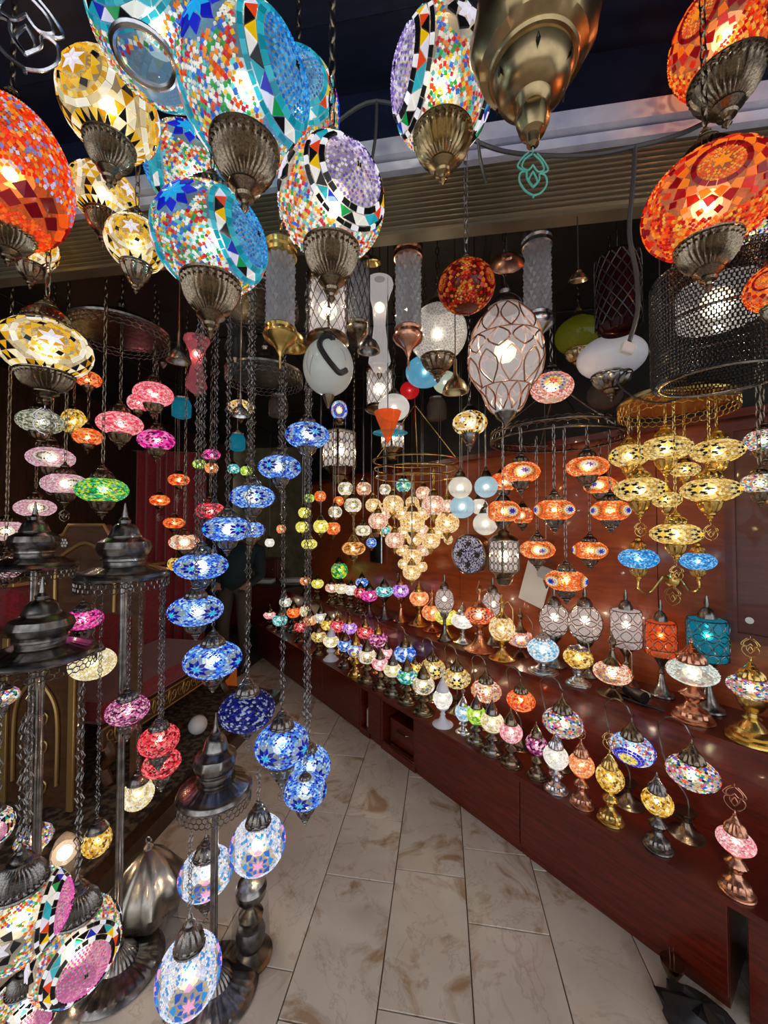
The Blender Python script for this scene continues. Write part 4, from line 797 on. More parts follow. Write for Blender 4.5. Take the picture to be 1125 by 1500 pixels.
OR = ['first', 'second', 'third', 'fourth', 'fifth', 'sixth', 'seventh', 'eighth', 'ninth']
LL = [OR[k] + ' lace globe from the left in the upper back row of the warm chandelier' for k in range(4)] + [OR[k] + ' lace globe from the left in the middle back row of the warm chandelier' for k in range(4)] + ['left lace globe of the pair in the low back row of the warm chandelier', 'right lace globe of the pair in the low back row of the warm chandelier', 'small lace globe at the lower right tip of the warm chandelier', 'small lace globe at the lower left tip of the warm chandelier', 'highest lace globe at the back of the warm chandelier', 'lace globe just under the highest one at the back of the warm chandelier', 'lace globe at the far right back of the warm chandelier near the star drum']
# ---- half hidden lace globes and far table lamps that fill the rows behind
for i, (u, v, w_) in enumerate(((562, 752, 22), (590, 752, 24), (618, 752, 24), (646, 754, 22), (566, 778, 20), (592, 780, 22), (618, 778, 22), (643, 780, 22), (590, 806, 20), (620, 806, 20), (617, 830, 18), (592, 826, 18), (620, 722, 22), (604, 736, 20), (660, 790, 20))):
    hang(u, v, w_, .9, .13, 'gold_lace' if i % 3 else 'rose_lace', LL[i], m='brass', N=320, cap=(.5, .5), cup=(.4, .4), top=2.69, shell=(1, .86, .6), group='back row lace globes', depth=2.75 + .1 * (i % 3))
for i, (u, vb, vg, pat) in enumerate(((455, 930, 908, 'crackle_peach'), (480, 935, 915, 'crackle_gold'), (566, 978, 957, 'crackle_rose'), (608, 1000, 978, 'crackle_gold'))):
    table(u, vb, vg, 20, .8, pat, OR[i] + ' small half hidden table lamp of the second worktop row from the far end', 'low', 'bronze', N=200, group='second row small table lamps')
# ================================================================ SPECIAL LAMPS AND FURNITURE
def lat(o, name, prof, mat, n=32, fl=None, loc=(0, 0, 0), scale=(1, 1, 1), rot=(0, 0, 0), cap=True, label=None):
    mb = MB(); mb.lathe(prof, n, fl, cap); return obj(name, mb.mesh(name, mat), o, loc, scale, rot, label=label)
def cordto(o, p, z0, top, r=.0022, mat='dark_metal'):
    L = top - p.z - z0
    if L > .01: obj('cord', cached(('cord', mat), lambda: (lambda mb: (mb.tube([(0, 0, 0), (0, 0, 1)], 1, 5), mb.mesh('cord', mat))[1])(MB())), o, (0, 0, z0), (r, r, L))
def chainto(o, p, z0, top, mat='bronze', kind='plain', pitch=.03):
    L = top - p.z - z0
    if L > .02: n = max(1, round(L / pitch)); obj('chain', chainmesh(n, kind, mat), o, (0, 0, z0), (L / n * .8,) * 2 + (L / n,), kind='stuff')
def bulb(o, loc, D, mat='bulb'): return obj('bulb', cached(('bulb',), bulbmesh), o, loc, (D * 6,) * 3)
def topz(p): return AWZ - .02 if p.y < FY - .02 else CEIL - .02
# ---- smooth brass lamp with swirled body
p = P(779, 72, .78); o = thing('brass_hanging_lamp', 'smooth swirled brass lamp with cut-out diamonds at the top centre', 'hanging lamp', p)
prof = [(.004, -.205), (.012, -.20), (.014, -.182), (.024, -.176), (.031, -.158), (.033, -.14), (.027, -.126), (.034, -.118), (.037, -.11), (.05, -.105), (.066, -.092), (.075, -.072), (.078, -.056), (.075, -.052), (.084, -.05), (.087, -.044), (.083, -.04), (.103, -.03), (.118, 0), (.122, .03), (.116, .07), (.098, .105), (.07, .13), (.045, .14), (.04, .16), (.02, .18), (.006, .2)]
mb = MB(); n = 64; vs_ = []
for i, (r, z) in enumerate(prof):
    am = .035 if 18 <= i <= 21 else .05 if i in (4, 5) else 0
    for kk in range(n): t = 2 * PI * kk / n; rr = r * (1 + am * math.cos(6 * (t + z * 7))); vs_.append((rr * math.cos(t), rr * math.sin(t), z))
mb.add(vs_, [(i * n + k, i * n + (k + 1) % n, (i + 1) * n + (k + 1) % n, (i + 1) * n + k) for i in range(len(prof) - 1) for k in range(n)]); obj('body', mb.mesh('body', 'brown_brass'), o)
def dia():
    mb = MB(); mb.add([(-.5, -.06, 0), (0, -.06, -1), (.5, -.06, 0), (0, -.06, 1), (-.3, .05, 0), (0, .05, -.6), (.3, .05, 0), (0, .05, .6)], [(0, 1, 5, 4), (1, 2, 6, 5), (2, 3, 7, 6), (3, 0, 4, 7), (4, 5, 6, 7)]); return mb.mesh('diamond_hole', 'enamel_black', False)
for i in range(6):
    for (rr, zz, s_, of) in ((.0765, -.074, .011, 0), (.112, .075, .009, .5)):
        a = face(p) + (i + of) * PI / 3 + .15; obj('diamond_hole', cached('dia', dia), o, (rr * math.cos(a), rr * math.sin(a), zz), (s_ * .8, .02, s_ * 1.3), (0, 0, a + PI / 2))
chainto(o, p, .19, AWZ - .02)
obj('wire_motif', wire_motif('teal_paint'), o, (0, 0, -.305), (.09,) * 3, (0, 0, face(p) - PI / 2 + .5), label='verdigris wire ornament')
p = P(38, 48, .62); o = thing('wire_ornament', 'polished chrome wire ornament hanging at the top left corner', 'ornament', p); obj('wire_motif', wire_motif('silver'), o, (0, 0, -.06), (.13,) * 3, (0, 0, face(p) - PI / 2 - .3)); cordto(o, p, .08, AWZ - .02)
# clear bottom of the topmost blue globe
p = P(213, 84, .655); o = thing('glass_bottom_ring', 'clear glass bowl in a metal ring under the top blue globe', 'lamp fitting', p); mb = MB(); mb.tube([(.046 * math.cos(t * PI / 16), .046 * math.sin(t * PI / 16), 0) for t in range(32)], .006, 8, True); obj('ring', mb.mesh('ring', 'silver'), o); lat(o, 'glass_bowl', [(.002, -.018), (.025, -.014), (.042, 0)], 'clear_glass', 24)
# ---- cut glass cylinders
def cylinder_lamp(u, v, wpx, hpx, D, mat, label, glass='cut_glass', net=None, lit=False, bell=False):
    dep = settle(u, v, FPX * D * stretch(u) / wpx, wpx, hpx / wpx); D = wpx * dep / FPX / stretch(u); p = P(u, v, dep); h = hpx * dep / FPX; o = thing('cylinder_lamp', label, 'hanging lamp', p); R = D / 2
    mb = MB(); n, m_ = 12, 12
    for j in range(m_):
        for i in range(n):
            t0 = 2 * PI * (i + .5 * (j % 2)) / n; dz = h * .62 / m_; z = -h * .31 + dz * (j + .5); q = lambda t, r: (r * math.cos(t), r * math.sin(t)); w_ = PI / n
            mb.add([q(t0 - w_, R * .80) + (z,), q(t0, R * .80) + (z - dz,), q(t0 + w_, R * .80) + (z,), q(t0, R * .80) + (z + dz,), q(t0, R * 1.0) + (z,)], [(0, 1, 4), (1, 2, 4), (2, 3, 4), (3, 0, 4)])
    obj('glass_tube', mb.mesh('glass_tube', glass, False), o)
    lat(o, 'top_cap', [(R * .8, h * .29), (R * 1.05, h * .30), (R * 1.08, h * .33), (R * .95, h * .345), (R * 1.06, h * .36), (R * 1.1, h * .40), (R * .95, h * .43), (R * .5, h * .46), (R * .25, h * .48), (R * .2, h * .51), (R * .1, h * .53)], mat, 32)
    lat(o, 'bottom_cup', [(R * .04, -h * .66), (R * .1, -h * .60), (R * .06, -h * .56), (R * .2, -h * .52), (R * .3, -h * .49), (R * .5, -h * .46), (R * .95, -h * .42), (R * 1.12, -h * .385), (R * 1.12, -h * .365, .02), (R * .95, -h * .35), (R * .92, -h * .33), (R * 1.0, -h * .31), (R * .85, -h * .29)], mat, 32, 16)
    if lit: bulb(o, (0, 0, 0), D * .22)
    if net:
        mb = MB(); nn = 12
        for s in (-1, 1):
            for i in range(nn): mb.tube([(R * .99 * math.cos(2 * PI * i / nn + s * 1.6 * t), R * .99 * math.sin(2 * PI * i / nn + s * 1.6 * t), -h * .31 + h * .62 * t) for t in [k / 10 for k in range(11)]], .0016, 4)
        obj('wire_net', mb.mesh('wire_net', net), o, kind='stuff')
    chainto(o, p, h * .52, topz(p), mat if mat != 'copper' else 'bronze'); return o
cylinder_lamp(411, 428, 46, 172, .105, 'brass', 'gold cylinder lamp of cut glass under the purple disc globe'); cylinder_lamp(525, 432, 34, 140, .09, 'bronze', 'dark cylinder lamp of netted glass beside the clear trumpet vase', net='dark_metal')
cylinder_lamp(598, 430, 40, 172, .10, 'copper', 'copper cylinder lamp of cut glass in the middle'); cylinder_lamp(787, 412, 44, 165, .105, 'silver', 'silver cylinder lamp of cut glass beside the wire balloon')
# rose lattice cylinder lit
cylinder_lamp(480, 455, 56, 125, .14, 'bronze', 'lit rose cylinder lantern with dark lattice behind the painted egg', 'lit_glass', 'dark_metal', True)
cylinder_lamp(556, 570, 38, 80, .13, 'bronze', 'lit violet cylinder lantern with scroll net below the trumpet vase', 'lit_glass', 'dark_metal', True)
# ---- glass trumpets
def trumpet(u, v, wpx, hpx, D, label, lit=None, mat='clear_glass'):
    dep = settle(u, v, FPX * D * stretch(u) / wpx, wpx, hpx / wpx); D = wpx * dep / FPX / stretch(u); p = P(u, v, dep); h = hpx * dep / FPX; R = D / 2; o = thing('glass_trumpet_lamp', label, 'hanging lamp', p)
    lat(o, 'glass_shade', [(R * .1, -h * .5), (R * .4, -h * .48), (R * .8, -h * .38, .05), (R * .62, -h * .25, .05), (R * .42, 0, .05), (R * .5, h * .2, .05), (R * .8, h * .36, .05), (R * 1.0, h * .43, .04), (R * .95, h * .48), (R * .4, h * .5)], mat, 40, 14, cap=False)
    lat(o, 'finial', [(.003, -h * .56), (R * .15, -h * .53), (R * .2, -h * .5)], 'bronze', 12)
    if lit: bulb(o, (0, 0, h * .2), D * .17, 'white_bulb')
    cordto(o, p, h * .5, topz(p))
trumpet(556, 478, 40, 140, .11, 'lit ribbed clear glass trumpet lamp', True, 'lit_glass'); trumpet(240, 468, 60, 130, .18, 'ribbed clear glass trumpet under the gold globe', None); trumpet(345, 470, 40, 110, .085, 'slim clear glass trumpet under the lowest blue beaded globe'); trumpet(288, 535, 40, 84, .12, 'pink lit glass tulip behind the hanging bell', True, 'pink_glass')
# ---- painted egg globe
p = P(481, 538, 1.22); D = 73 * 1.22 / FPX; o = thing('painted_egg_lamp', 'painted white egg globe with a black curved stroke and grass', 'hanging lamp', p)
g = obj('globe', sphere_mesh('globe', 'ceramic', 0, 36, 22), o, scale=(D, D, D * 1.14)); g.data.materials[0] = MATS['frosted_off']; g.color = (.60, .62, .57, 1)
fa = face(p)
def onegg(a, e, r=1.006): return (r * D * .5 * math.cos(e) * math.cos(fa + a), r * D * .5 * math.cos(e) * math.sin(fa + a), r * D * .57 * math.sin(e))
for pts, r, m_ in (([(-.25, .75), (.0, .95), (.35, .75), (.35, .4), (.1, .0), (-.2, -.3), (-.5, -.45), (-.8, -.3)], .0095, 'enamel_black'), ([(.9, -.5), (.75, -.2), (.6, .1)], .0015, 'grey_print'), ([(.9, -.5), (.95, -.1), (.85, .3)], .0015, 'grey_print'), ([(-.7, .0), (-.65, .25), (-.5, .4)], .0015, 'grey_print')):
    mb = MB(); mb.tube(spline([onegg(-a, e) for a, e in pts], 5), r, 6); obj('painted_stroke', mb.mesh('painted_stroke', m_), o)
lat(o, 'bottom_fitting', [(.004, -.04), (.012, -.02), (.02, 0)], 'bronze', 16, loc=(0, 0, -D * .57)); lat(o, 'top_cap', CAP, 'bronze', 24, 12, (0, 0, D * .5), (D * .4, D * .4, D * .35)); chainto(o, p, D * .84, CEIL - .02)
# ---- unlit dark orange globe, copper dish, white crackle globe
hang(683, 421, 81, .88, .17, 'orange_star', 'unlit dark orange round globe with pale stripes above the crackle globe', lit=0, shell=(.5, .08, .02), rot=60, cap=(.3, .3), cup=None, m='dark_metal')
def dish(u, v, R, dep, mat, tilt, label):
    p = P(u, v, dep); o = thing('metal_dish', label, 'canopy', p); lat(o, 'bowl', [(.004, .03), (R * .3, .026), (R * .35, .02), (R * .7, .014, .03), (R * .9, .004), (R, 0), (R * .97, -.004), (R * .85, .002), (R * .6, .010), (.004, .02)], mat, 36, 18, rot=tilt); cordto(o, p, .01, topz(p))
dish(742, 385, .058, 1.28, 'copper', (1.05, -.5, .2), 'round copper ceiling canopy hanging tilted beside the silver cylinder'); dish(968, 520, .04, 1.25, 'brown_brass', (1.2, .2, .3), 'small brass ceiling canopy above the brass chandelier'); dish(546, 385, .03, 1.4, 'brass', (.2, 0, 0), 'small brass canopy above the trumpet lamp')
def ball(u, v, wpx, ratio, D, col, label, mat='frosted_lit', lit=True, cup=True, m='bronze', name='glass_globe_lamp', cap=True):
    dep = settle(u, v, FPX * D * stretch(u) / wpx, wpx, ratio, .88, 1.12); D = wpx * dep / FPX / stretch(u); p = P(u, v, dep); o = thing(name, label, 'hanging lamp', p)
    g = obj('globe', cached(('ballm', mat), lambda: sphere_mesh('globe', mat, 0, 32, 18)), o, scale=(D, D, D * ratio)); g.color = tuple(col) + (1,)
    if lit: bulb(o, (0, 0, 0), D * .11, 'white_bulb')
    if cup: obj('bottom_cup', lathed(CUP, m, 32, 16), o, (0, 0, -D * ratio * .42), (.56 * D, .56 * D, .45 * D))
    if cap: obj('top_cap', lathed(CAP, m, 24, 12), o, (0, 0, D * ratio * .44), (.4 * D, .4 * D, .32 * D))
    chainto(o, p, D * (ratio * .44 + (.32 if cap else 0)), topz(p)); return o, p, D
ball(641, 489, 86, .96, .22, (.86, .84, .82), 'lit white crackle glass globe on a fluted bronze cup', 'crackle_glass'); ball(895, 524, 106, .64, .25, (.80, .80, .86), 'wide white frosted glass lamp behind the plum jar', 'frosted_off', False, True, 'dark_metal'); ball(577, 597, 46, .85, .15, (1, .97, .94), 'small white lit globe above an orange cone', cup=False)
o, p, D = ball(848, 492, 74, .80, .20, (.4, .4, .05), 'olive green clear glass lamp with leafy metal cup', 'green_glass', False, True, 'brown_brass'); ball(886, 578, 56, .9, .15, (.6, .6, .6), 'clear ribbed glass bowl lamp under the white frosted one', 'smoke_glass', False, False, 'dark_metal'); ball(622, 545, 56, .8, .16, (.2, .6, .85), 'blue glass globe behind the crackle globe', 'frosted_lit', True, False); ball(600, 572, 28, .9, .12, (.8, .02, .03), 'small red glass globe left of the dark cup', 'frosted_lit', True, False); ball(652, 560, 36, .9, .13, (.75, .85, .7), 'small pale green mosaic globe behind the crackle globe', 'frosted_lit', True, False)
hang(808, 568, 64, .72, .16, 'red_eye_pink', 'pink mosaic lamp with a red and yellow flower beside the wire balloon', rot=5, m='dark_metal', cup=None); hang(688, 620, 50, .72, .16, 'gold_star', 'gold mosaic globe with star under the wire balloon', rot=-25, m='dark_metal'); hang(735, 592, 18, 1, .1, 'crackle_white', 'tiny white lamp behind the wire balloon')
p = P(568, 625, 1.55); o = thing('cone_lamp', 'orange mosaic cone lamp with blue glass sides under the white globe', 'hanging lamp', p); lat(o, 'cone', [(.002, -.07), (.02, -.03), (.045, .03), (.055, .06), (.02, .07)], 'amber_red_glass', 20); lat(o, 'blue_disc', [(.002, -.01), (.075, .0), (.002, .01)], 'teal_glass', 20, loc=(0, .07, -.01)); cordto(o, p, .07, CEIL - .02)
# ---- wire balloon lanterns
def balloon(u, v, wpx, hpx, D, label, hang_=True, glass='lit_glass', wire='copper', shape='balloon', foot=None, cage=10, surf=None):
    dep = FPX * D * stretch(u) / wpx
    if surf is not None: b0 = on_board(u, Vector(PC(u, v, .55)[:2] + (SHZ,)), wpx, 1.0, 'shelf'); p0 = PC(u, v, (b0 - CB).dot(CN)); dep = depth_of(p0); D = wpx * dep / FPX / stretch(u)
    else: dep = settle(u, v, dep, wpx, hpx / wpx); D = wpx * dep / FPX / stretch(u)
    p = P(u, v, dep); h = hpx * dep / FPX; R = D / 2; o = thing('wire_cage_lantern', label, 'hanging lamp' if hang_ else 'table lamp', p)
    prof = {'balloon': [(.28, -.5), (.45, -.44), (.62, -.30), (.66, -.27), (.92, -.14), (1.0, 0), (.97, .14), (.95, .17), (.78, .34), (.45, .47), (.35, .5)], 'cyl': [(.6, -.5), (.95, -.46), (1.0, -.4), (1.0, 0), (1, .4), (.95, .46), (.55, .5)], 'round': [(.3, -.5), (.75, -.36), (1.0, -.05), (.92, .22), (.6, .44), (.35, .5)]}[shape]
    pr = [(a * R, b_ * h) for a, b_ in prof]
    mb = MB(); mb.lathe([(a, b_, .05 * (0 if shape == 'cyl' else 1) if 0 < i < len(pr) - 1 else 0) for i, (a, b_) in enumerate(pr)], 40, cage); obj('glass', mb.mesh('glass', glass), o)
    sp = spline([(a, 0, b_) for a, b_ in pr], 3)
    def at(z):
        for i in range(len(sp) - 1):
            if sp[i].z <= z <= sp[i + 1].z: t = (z - sp[i].z) / max(1e-6, sp[i + 1].z - sp[i].z); return sp[i].x + (sp[i + 1].x - sp[i].x) * t
        return sp[-1].x
    mb = MB(); zs = [-.48, -.27, 0, .17, .47]
    for j in range(len(zs) - 1):
        for i in range(cage):
            for s in (-1, 1):
                pts = []
                for k in range(7):
                    t = k / 6; z = (zs[j] + (zs[j + 1] - zs[j]) * t) * h; a = 2 * PI * (i + .5 * (j % 2)) / cage + s * PI / cage * .9 * math.sin(PI * t); r = at(z) * 1.05; pts.append((r * math.cos(a), r * math.sin(a), z))
                mb.tube(pts, .0016 * (D / .18) + .0006, 4)
    for z in (-.27, .17 if shape == 'balloon' else .46): r = at(z * h) * 1.05; mb.tube([(r * math.cos(2 * PI * k / 24), r * math.sin(2 * PI * k / 24), z * h) for k in range(24)], .0022, 4, True)
    obj('wire_cage', mb.mesh('wire_cage', wire), o, kind='stuff'); bulb(o, (0, 0, .08 * h), D * .14)
    lat(o, 'top_cap', [(R * .5, 0), (R * .45, .02), (R * .3, .04), (R * .12, .05), (R * .15, .065), (.004, .10)], 'dark_metal', 24, loc=(0, 0, h * .48))
    if hang_: lat(o, 'bottom_cup', [(.003, -.055), (.008, -.04), (R * .25, -.02), (R * .32, 0)], 'dark_metal', 24, 12, loc=(0, 0, -h * .48)); chainto(o, p, h * .48 + .09, topz(p), 'dark_metal')
    if foot: hb = p.z - h * .48 - SHZ; lat(o, 'base', [(a * D * .8, b_ * hb) for a, b_, *_ in FOOT], 'dark_metal', 24, loc=(0, 0, -h * .48 - hb))
    return o
balloon(740, 528, 108, 158, .27, 'large clear blown glass balloon lantern in a copper wire cage')
balloon(812, 908, 44, 46, .2, 'clear ribbed balloon lantern standing behind the blue shelf lamp', False, 'lit_glass', 'bronze', 'round', True, 8, 1); balloon(857, 913, 50, 52, .2, 'rose tinted balloon lantern with dark conical top on the shelf', False, 'lit_glass', 'bronze', 'round', True, 8, 1)
balloon(917, 920, 46, 56, .2, 'white cylinder lantern with dark scroll wire on the shelf', False, 'lit_glass', 'dark_metal', 'cyl', True, 8, 1); balloon(968, 935, 46, 52, .2, 'glowing orange red cylinder lantern in wire on the shelf', False, 'amber_red_glass', 'dark_metal', 'cyl', True, 10, 1); balloon(1036, 936, 62, 62, .2, 'teal blue glass cylinder lantern in scroll wire on the shelf', False, 'teal_glass', 'dark_metal', 'cyl', True, 10, 1)
balloon(651, 880, 27, 36, .2, 'clear diamond balloon lantern behind the yellow shelf lamp', False, 'lit_glass', 'bronze', 'round', True, 8, 1); balloon(722, 888, 32, 42, .2, 'clear round balloon lantern behind the copper ewer lamp', False, 'lit_glass', 'bronze', 'round', True, 8, 1)
# ---- plum jar in a crocheted net
p = P(905, 430, 1.25); D = 72 * 1.25 / FPX / 1.17; h = 118 * 1.25 / FPX; o = thing('netted_jar_lamp', 'dark plum glass jar lantern in a black knotted net', 'hanging lamp', p); lat(o, 'jar', [(.01, -h * .5), (D * .36, -h * .48), (D * .46, -h * .40), (D * .47, h * .36), (D * .38, h * .46), (D * .3, h * .5)], 'plum_glass', 36)
mb = MB()
for s in (-1, 1):
    for i in range(14): mb.tube([(D * .485 * math.cos(2 * PI * i / 14 + s * 2.2 * t), D * .485 * math.sin(2 * PI * i / 14 + s * 2.2 * t), -h * .42 + h * .84 * t) for t in [k / 12 for k in range(13)]], .0022, 4)
obj('net', mb.mesh('net', 'enamel_black'), o, kind='stuff'); cordto(o, p, h * .5, CEIL - .02)
# ---- leafy ring plate lamp hook above the green glass
dish(847, 410, .028, 1.2, 'brown_brass', (.3, 0, 0), 'small brass canopy above the olive green glass lamp'); dish(695, 440, .05, 1.5, 'dark_metal', (.2, .1, 0), 'dark round canopy on top of the wire balloon lantern')
# ---- chain curtain chandelier
p = P(1052, 487, 1.02); R = .145; o = thing('chain_curtain_chandelier', 'round chandelier hung with a dense curtain of fine dark chains', 'chandelier', p)
for (zz, rr) in ((.155, R), (.02, R * 1.0), (-.13, R * .9)):
    mb = MB(); mb.tube([(rr * math.cos(2 * PI * k / 40), rr * math.sin(2 * PI * k / 40), zz) for k in range(40)], .004, 6, True); obj('ring', mb.mesh('ring', 'dark_metal'), o)
for i in range(96):
    a = 2 * PI * i / 96; obj('chain_strand', chainmesh(30, 'plain', 'black_metal'), o, (R * math.cos(a), R * math.sin(a), -.13), (.017, .017, .285 / 30), (0, 0, a))
bulb(o, (0, 0, .08), .035, 'white_bulb'); lat(o, 'glass_cylinder', [(R * .62, .03), (R * .62, .12)], 'lit_glass', 32, cap=False)
mb = MB()
for i in range(3): a = i * 2.09; mb.tube([(R * math.cos(a), R * math.sin(a), .155), (0, 0, .26)], .002, 4)
mb.tube([(0, 0, .26), (0, FY + .07 - p.y, 2.516 - p.z)], .003, 4); obj('hanger', mb.mesh('hanger', 'dark_metal'), o)
# ---- chandelier plates
def fringe(o, R, z, h, mat, n=36):
    mb = MB()
    for row in range(2):
        for i in range(n):
            a0 = 2 * PI * (i + .5 * row) / n; w_ = PI / n; pts = []
            for (da, dz) in ((0, .5), (1, .25), (1, -.25), (0, -.5), (-1, -.25), (-1, .25)): pts.append((R * math.cos(a0 + da * w_), R * math.sin(a0 + da * w_), z - h * .3 - row * h * .38 + dz * h * .5))
            mb.tube(pts, h * .05, 4, True)
    return obj('filigree_fringe', mb.mesh('filigree_fringe', mat), o, kind='stuff')
def plate(u, v, R, dep, mat, label, top=None, name='chandelier_plate', z=None):
    p = P(u, v, dep)
    if z: p.z = z
    o = thing(name, label, 'chandelier', p); lat(o, 'disc', [(R * .98, -.03), (R, -.03), (R * 1.02, -.022), (R * .98, -.012), (R * .9, 0, .0), (R * .6, .012), (R * .45, .018), (R * .3, .02), (R * .28, .05), (R * .2, .07), (R * .08, .085), (R * .1, .1), (.006, .13)], mat, 48, 24)
    fringe(o, R * .99, -.03, .045, mat, 40); chainto(o, p, .13, top or topz(p), mat); return o
plate(988, 575, .18, 1.40, 'brass', 'pierced brass chandelier plate carrying the gold star globes', z=2.01)
plate(388, 540, .17, 1.75, 'dark_metal', 'dark chandelier plate with filigree edge behind the gold cylinder'); plate(178, 478, .20, 1.78, 'dark_metal', 'broad dark chandelier plate with filigree edge behind the gold globes', top=2.68)
plate(372, 470, .19, 1.66, 'dark_metal', 'dark plate from which the blue cascade hangs', z=2.5 + .03)
p = P(608, 688, 2.35); o = thing('brass_ring_chandelier', 'round brass wire ring from which the warm lace globes hang', 'chandelier', Vector((p.x, p.y, 1.87)))
for zz, rr in ((0, .25), (.05, .26), (-.05, .24)): mb = MB(); mb.tube([(rr * math.cos(2 * PI * k / 40), rr * math.sin(2 * PI * k / 40), zz) for k in range(40)], .005, 6, True); obj('ring', mb.mesh('ring', 'brass'), o)
for i in range(4): a = i * PI / 2; mb = MB(); mb.tube([(.26 * math.cos(a), .26 * math.sin(a), .05), (0, 0, .4)], .003, 5); obj('hanger_rod', mb.mesh('hanger_rod', 'brass'), o)
cordto(o, Vector((0, 0, 1.87)), .4, CEIL - .02, .004)
p = P(815, 640, 2.0); o = thing('wire_ring_chandelier', 'dark openwork ring chandelier carrying the orange globes', 'chandelier', Vector((p.x, p.y, 1.97)))
for zz, rr in ((0, .33), (.04, .33)): mb = MB(); mb.tube([(rr * math.cos(2 * PI * k / 48), rr * math.sin(2 * PI * k / 48), zz) for k in range(48)], .006, 6, True); obj('ring', mb.mesh('ring', 'dark_metal'), o)
fringe(o, .33, .06, .06, 'dark_metal', 48)
for i in range(4): a = i * PI / 2; mb = MB(); mb.tube([(.33 * math.cos(a), .33 * math.sin(a), .04), (0, 0, .3)], .004, 5); obj('hanger_rod', mb.mesh('hanger_rod', 'dark_metal'), o)
cordto(o, Vector((0, 0, 1.97)), .3, CEIL - .02, .004)
# ---- brass wall sconce with two blue globes
p = PC(985, 850, WALLS - .02); dep = depth_of(p); o = thing('brass_wall_sconce', 'brass scroll wall sconce carrying two blue mosaic globes', 'wall lamp', p)
lat(o, 'back_plate', [(.0, 0), (.035, .0), (.03, .01), (.012, .02)], 'brass', 20, rot=(PI / 2, 0, CANG if CN.dot(Rw @ Vector((0, 1, 0))) > 0 else CANG + PI))
ax = Rw @ Vector((1, 0, 0))
for sgn, u, v, w_, ro in ((1, 935, 818, 60, 0), (-1, 1022, 822, 56, -40)):
    pg = PC(u, v, WALLS - .17); d_ = pg - p; D = w_ * depth_of(pg) / FPX / stretch(u)
    globe_parts(o, 'blue_star' if 0 else 'crackle_sky', D, .6, d_, face(pg) + math.radians(ro), 1, 1300, 0, False, 4, (.6, .85, 1))
    obj('top_cap', lathed(CAP, 'brass', 32, 16), o, d_ + ZZ * D * .26, (.45 * D, .45 * D, .5 * D)); obj('bottom_cup', lathed(CUP, 'brass', 32, 16), o, d_ - ZZ * D * .26, (.45 * D, .45 * D, .5 * D))
    e = d_ - ZZ * D * .7; mb = MB(); mb.tube(spline([(0, 0, 0), (e.x * .25, e.y * .25, .02), (e.x * .4, e.y * .4, e.z * .6), (e.x * .7, e.y * .7, e.z - .05), (e.x, e.y, e.z - .03), (e.x, e.y, e.z + .02)], 5), .006, 6); obj('scroll_arm', mb.mesh('scroll_arm', 'brass'), o)
obj('wire_motif', wire_motif('brass'), o, (0, 0, -.12), (.09,) * 3, (0, 0, CANG))
# ---- star drum, square lantern, star lantern, framed picture
p = P(686, 812, 2.28); o = thing('star_drum_lamp', 'round bronze drum lamp with star cut-outs in a speckled face', 'wall lamp', p); fa = face(p) - .6; R = .118
Q = Matrix.Rotation(fa, 4, 'Z') @ Matrix.Rotation(PI / 2, 4, 'Y')
lat(o, 'drum', [(R * .9, -.09), (R, -.085), (R * 1.0, .0), (R * 1.02, .004), (R * .98, .01), (R * .94, .004)], 'bronze', 40, cap=False).matrix_local = Q
mz = Mosaic(); mb = MB(); rr_ = random.Random(5)
for i in range(700):
    r = R * .93 * math.sqrt((i + .5) / 700); t = i * 2.39996; c = rr_.choice([H_('#e8e4f4'), H_('#8a84b0'), H_('#2a2838'), H_('#c8c4dc')]); x_, y_ = r * math.cos(t), r * math.sin(t); s_ = .0042; mb.add([(x_ - s_, y_, 0), (x_, y_ - s_, 0), (x_ + s_, y_, 0), (x_, y_ + s_, 0), (x_, y_, .002)], [(0, 1, 4), (1, 2, 4), (2, 3, 4), (3, 0, 4)], c)
obj('speckled_face', mb.mesh('speckled_face', 'mosaic_soft', False), o, kind='stuff').matrix_local = Q; lat(o, 'face_plate', [(.001, -.004), (R * .95, -.004), (R * .95, -.001), (.001, -.001)], 'dark_metal', 32).matrix_local = Q
for i in range(4):
    a = i * PI / 2; mb = MB(); vs_ = [(0, 0, .004)] + [((.026 if k % 2 == 0 else .013) * math.cos(k * PI / 6), (.026 if k % 2 == 0 else .013) * math.sin(k * PI / 6), .004) for k in range(12)]
    mb.add(vs_, [(0, 1 + k, 1 + (k + 1) % 12) for k in range(12)]); s_ = obj('star_cutout', mb.mesh('star_cutout', 'enamel_black', False), o); s_.matrix_local = Q @ Matrix.Translation((.062 * math.cos(a), .062 * math.sin(a), 0))
cordto(o, p, R, CEIL - .02)
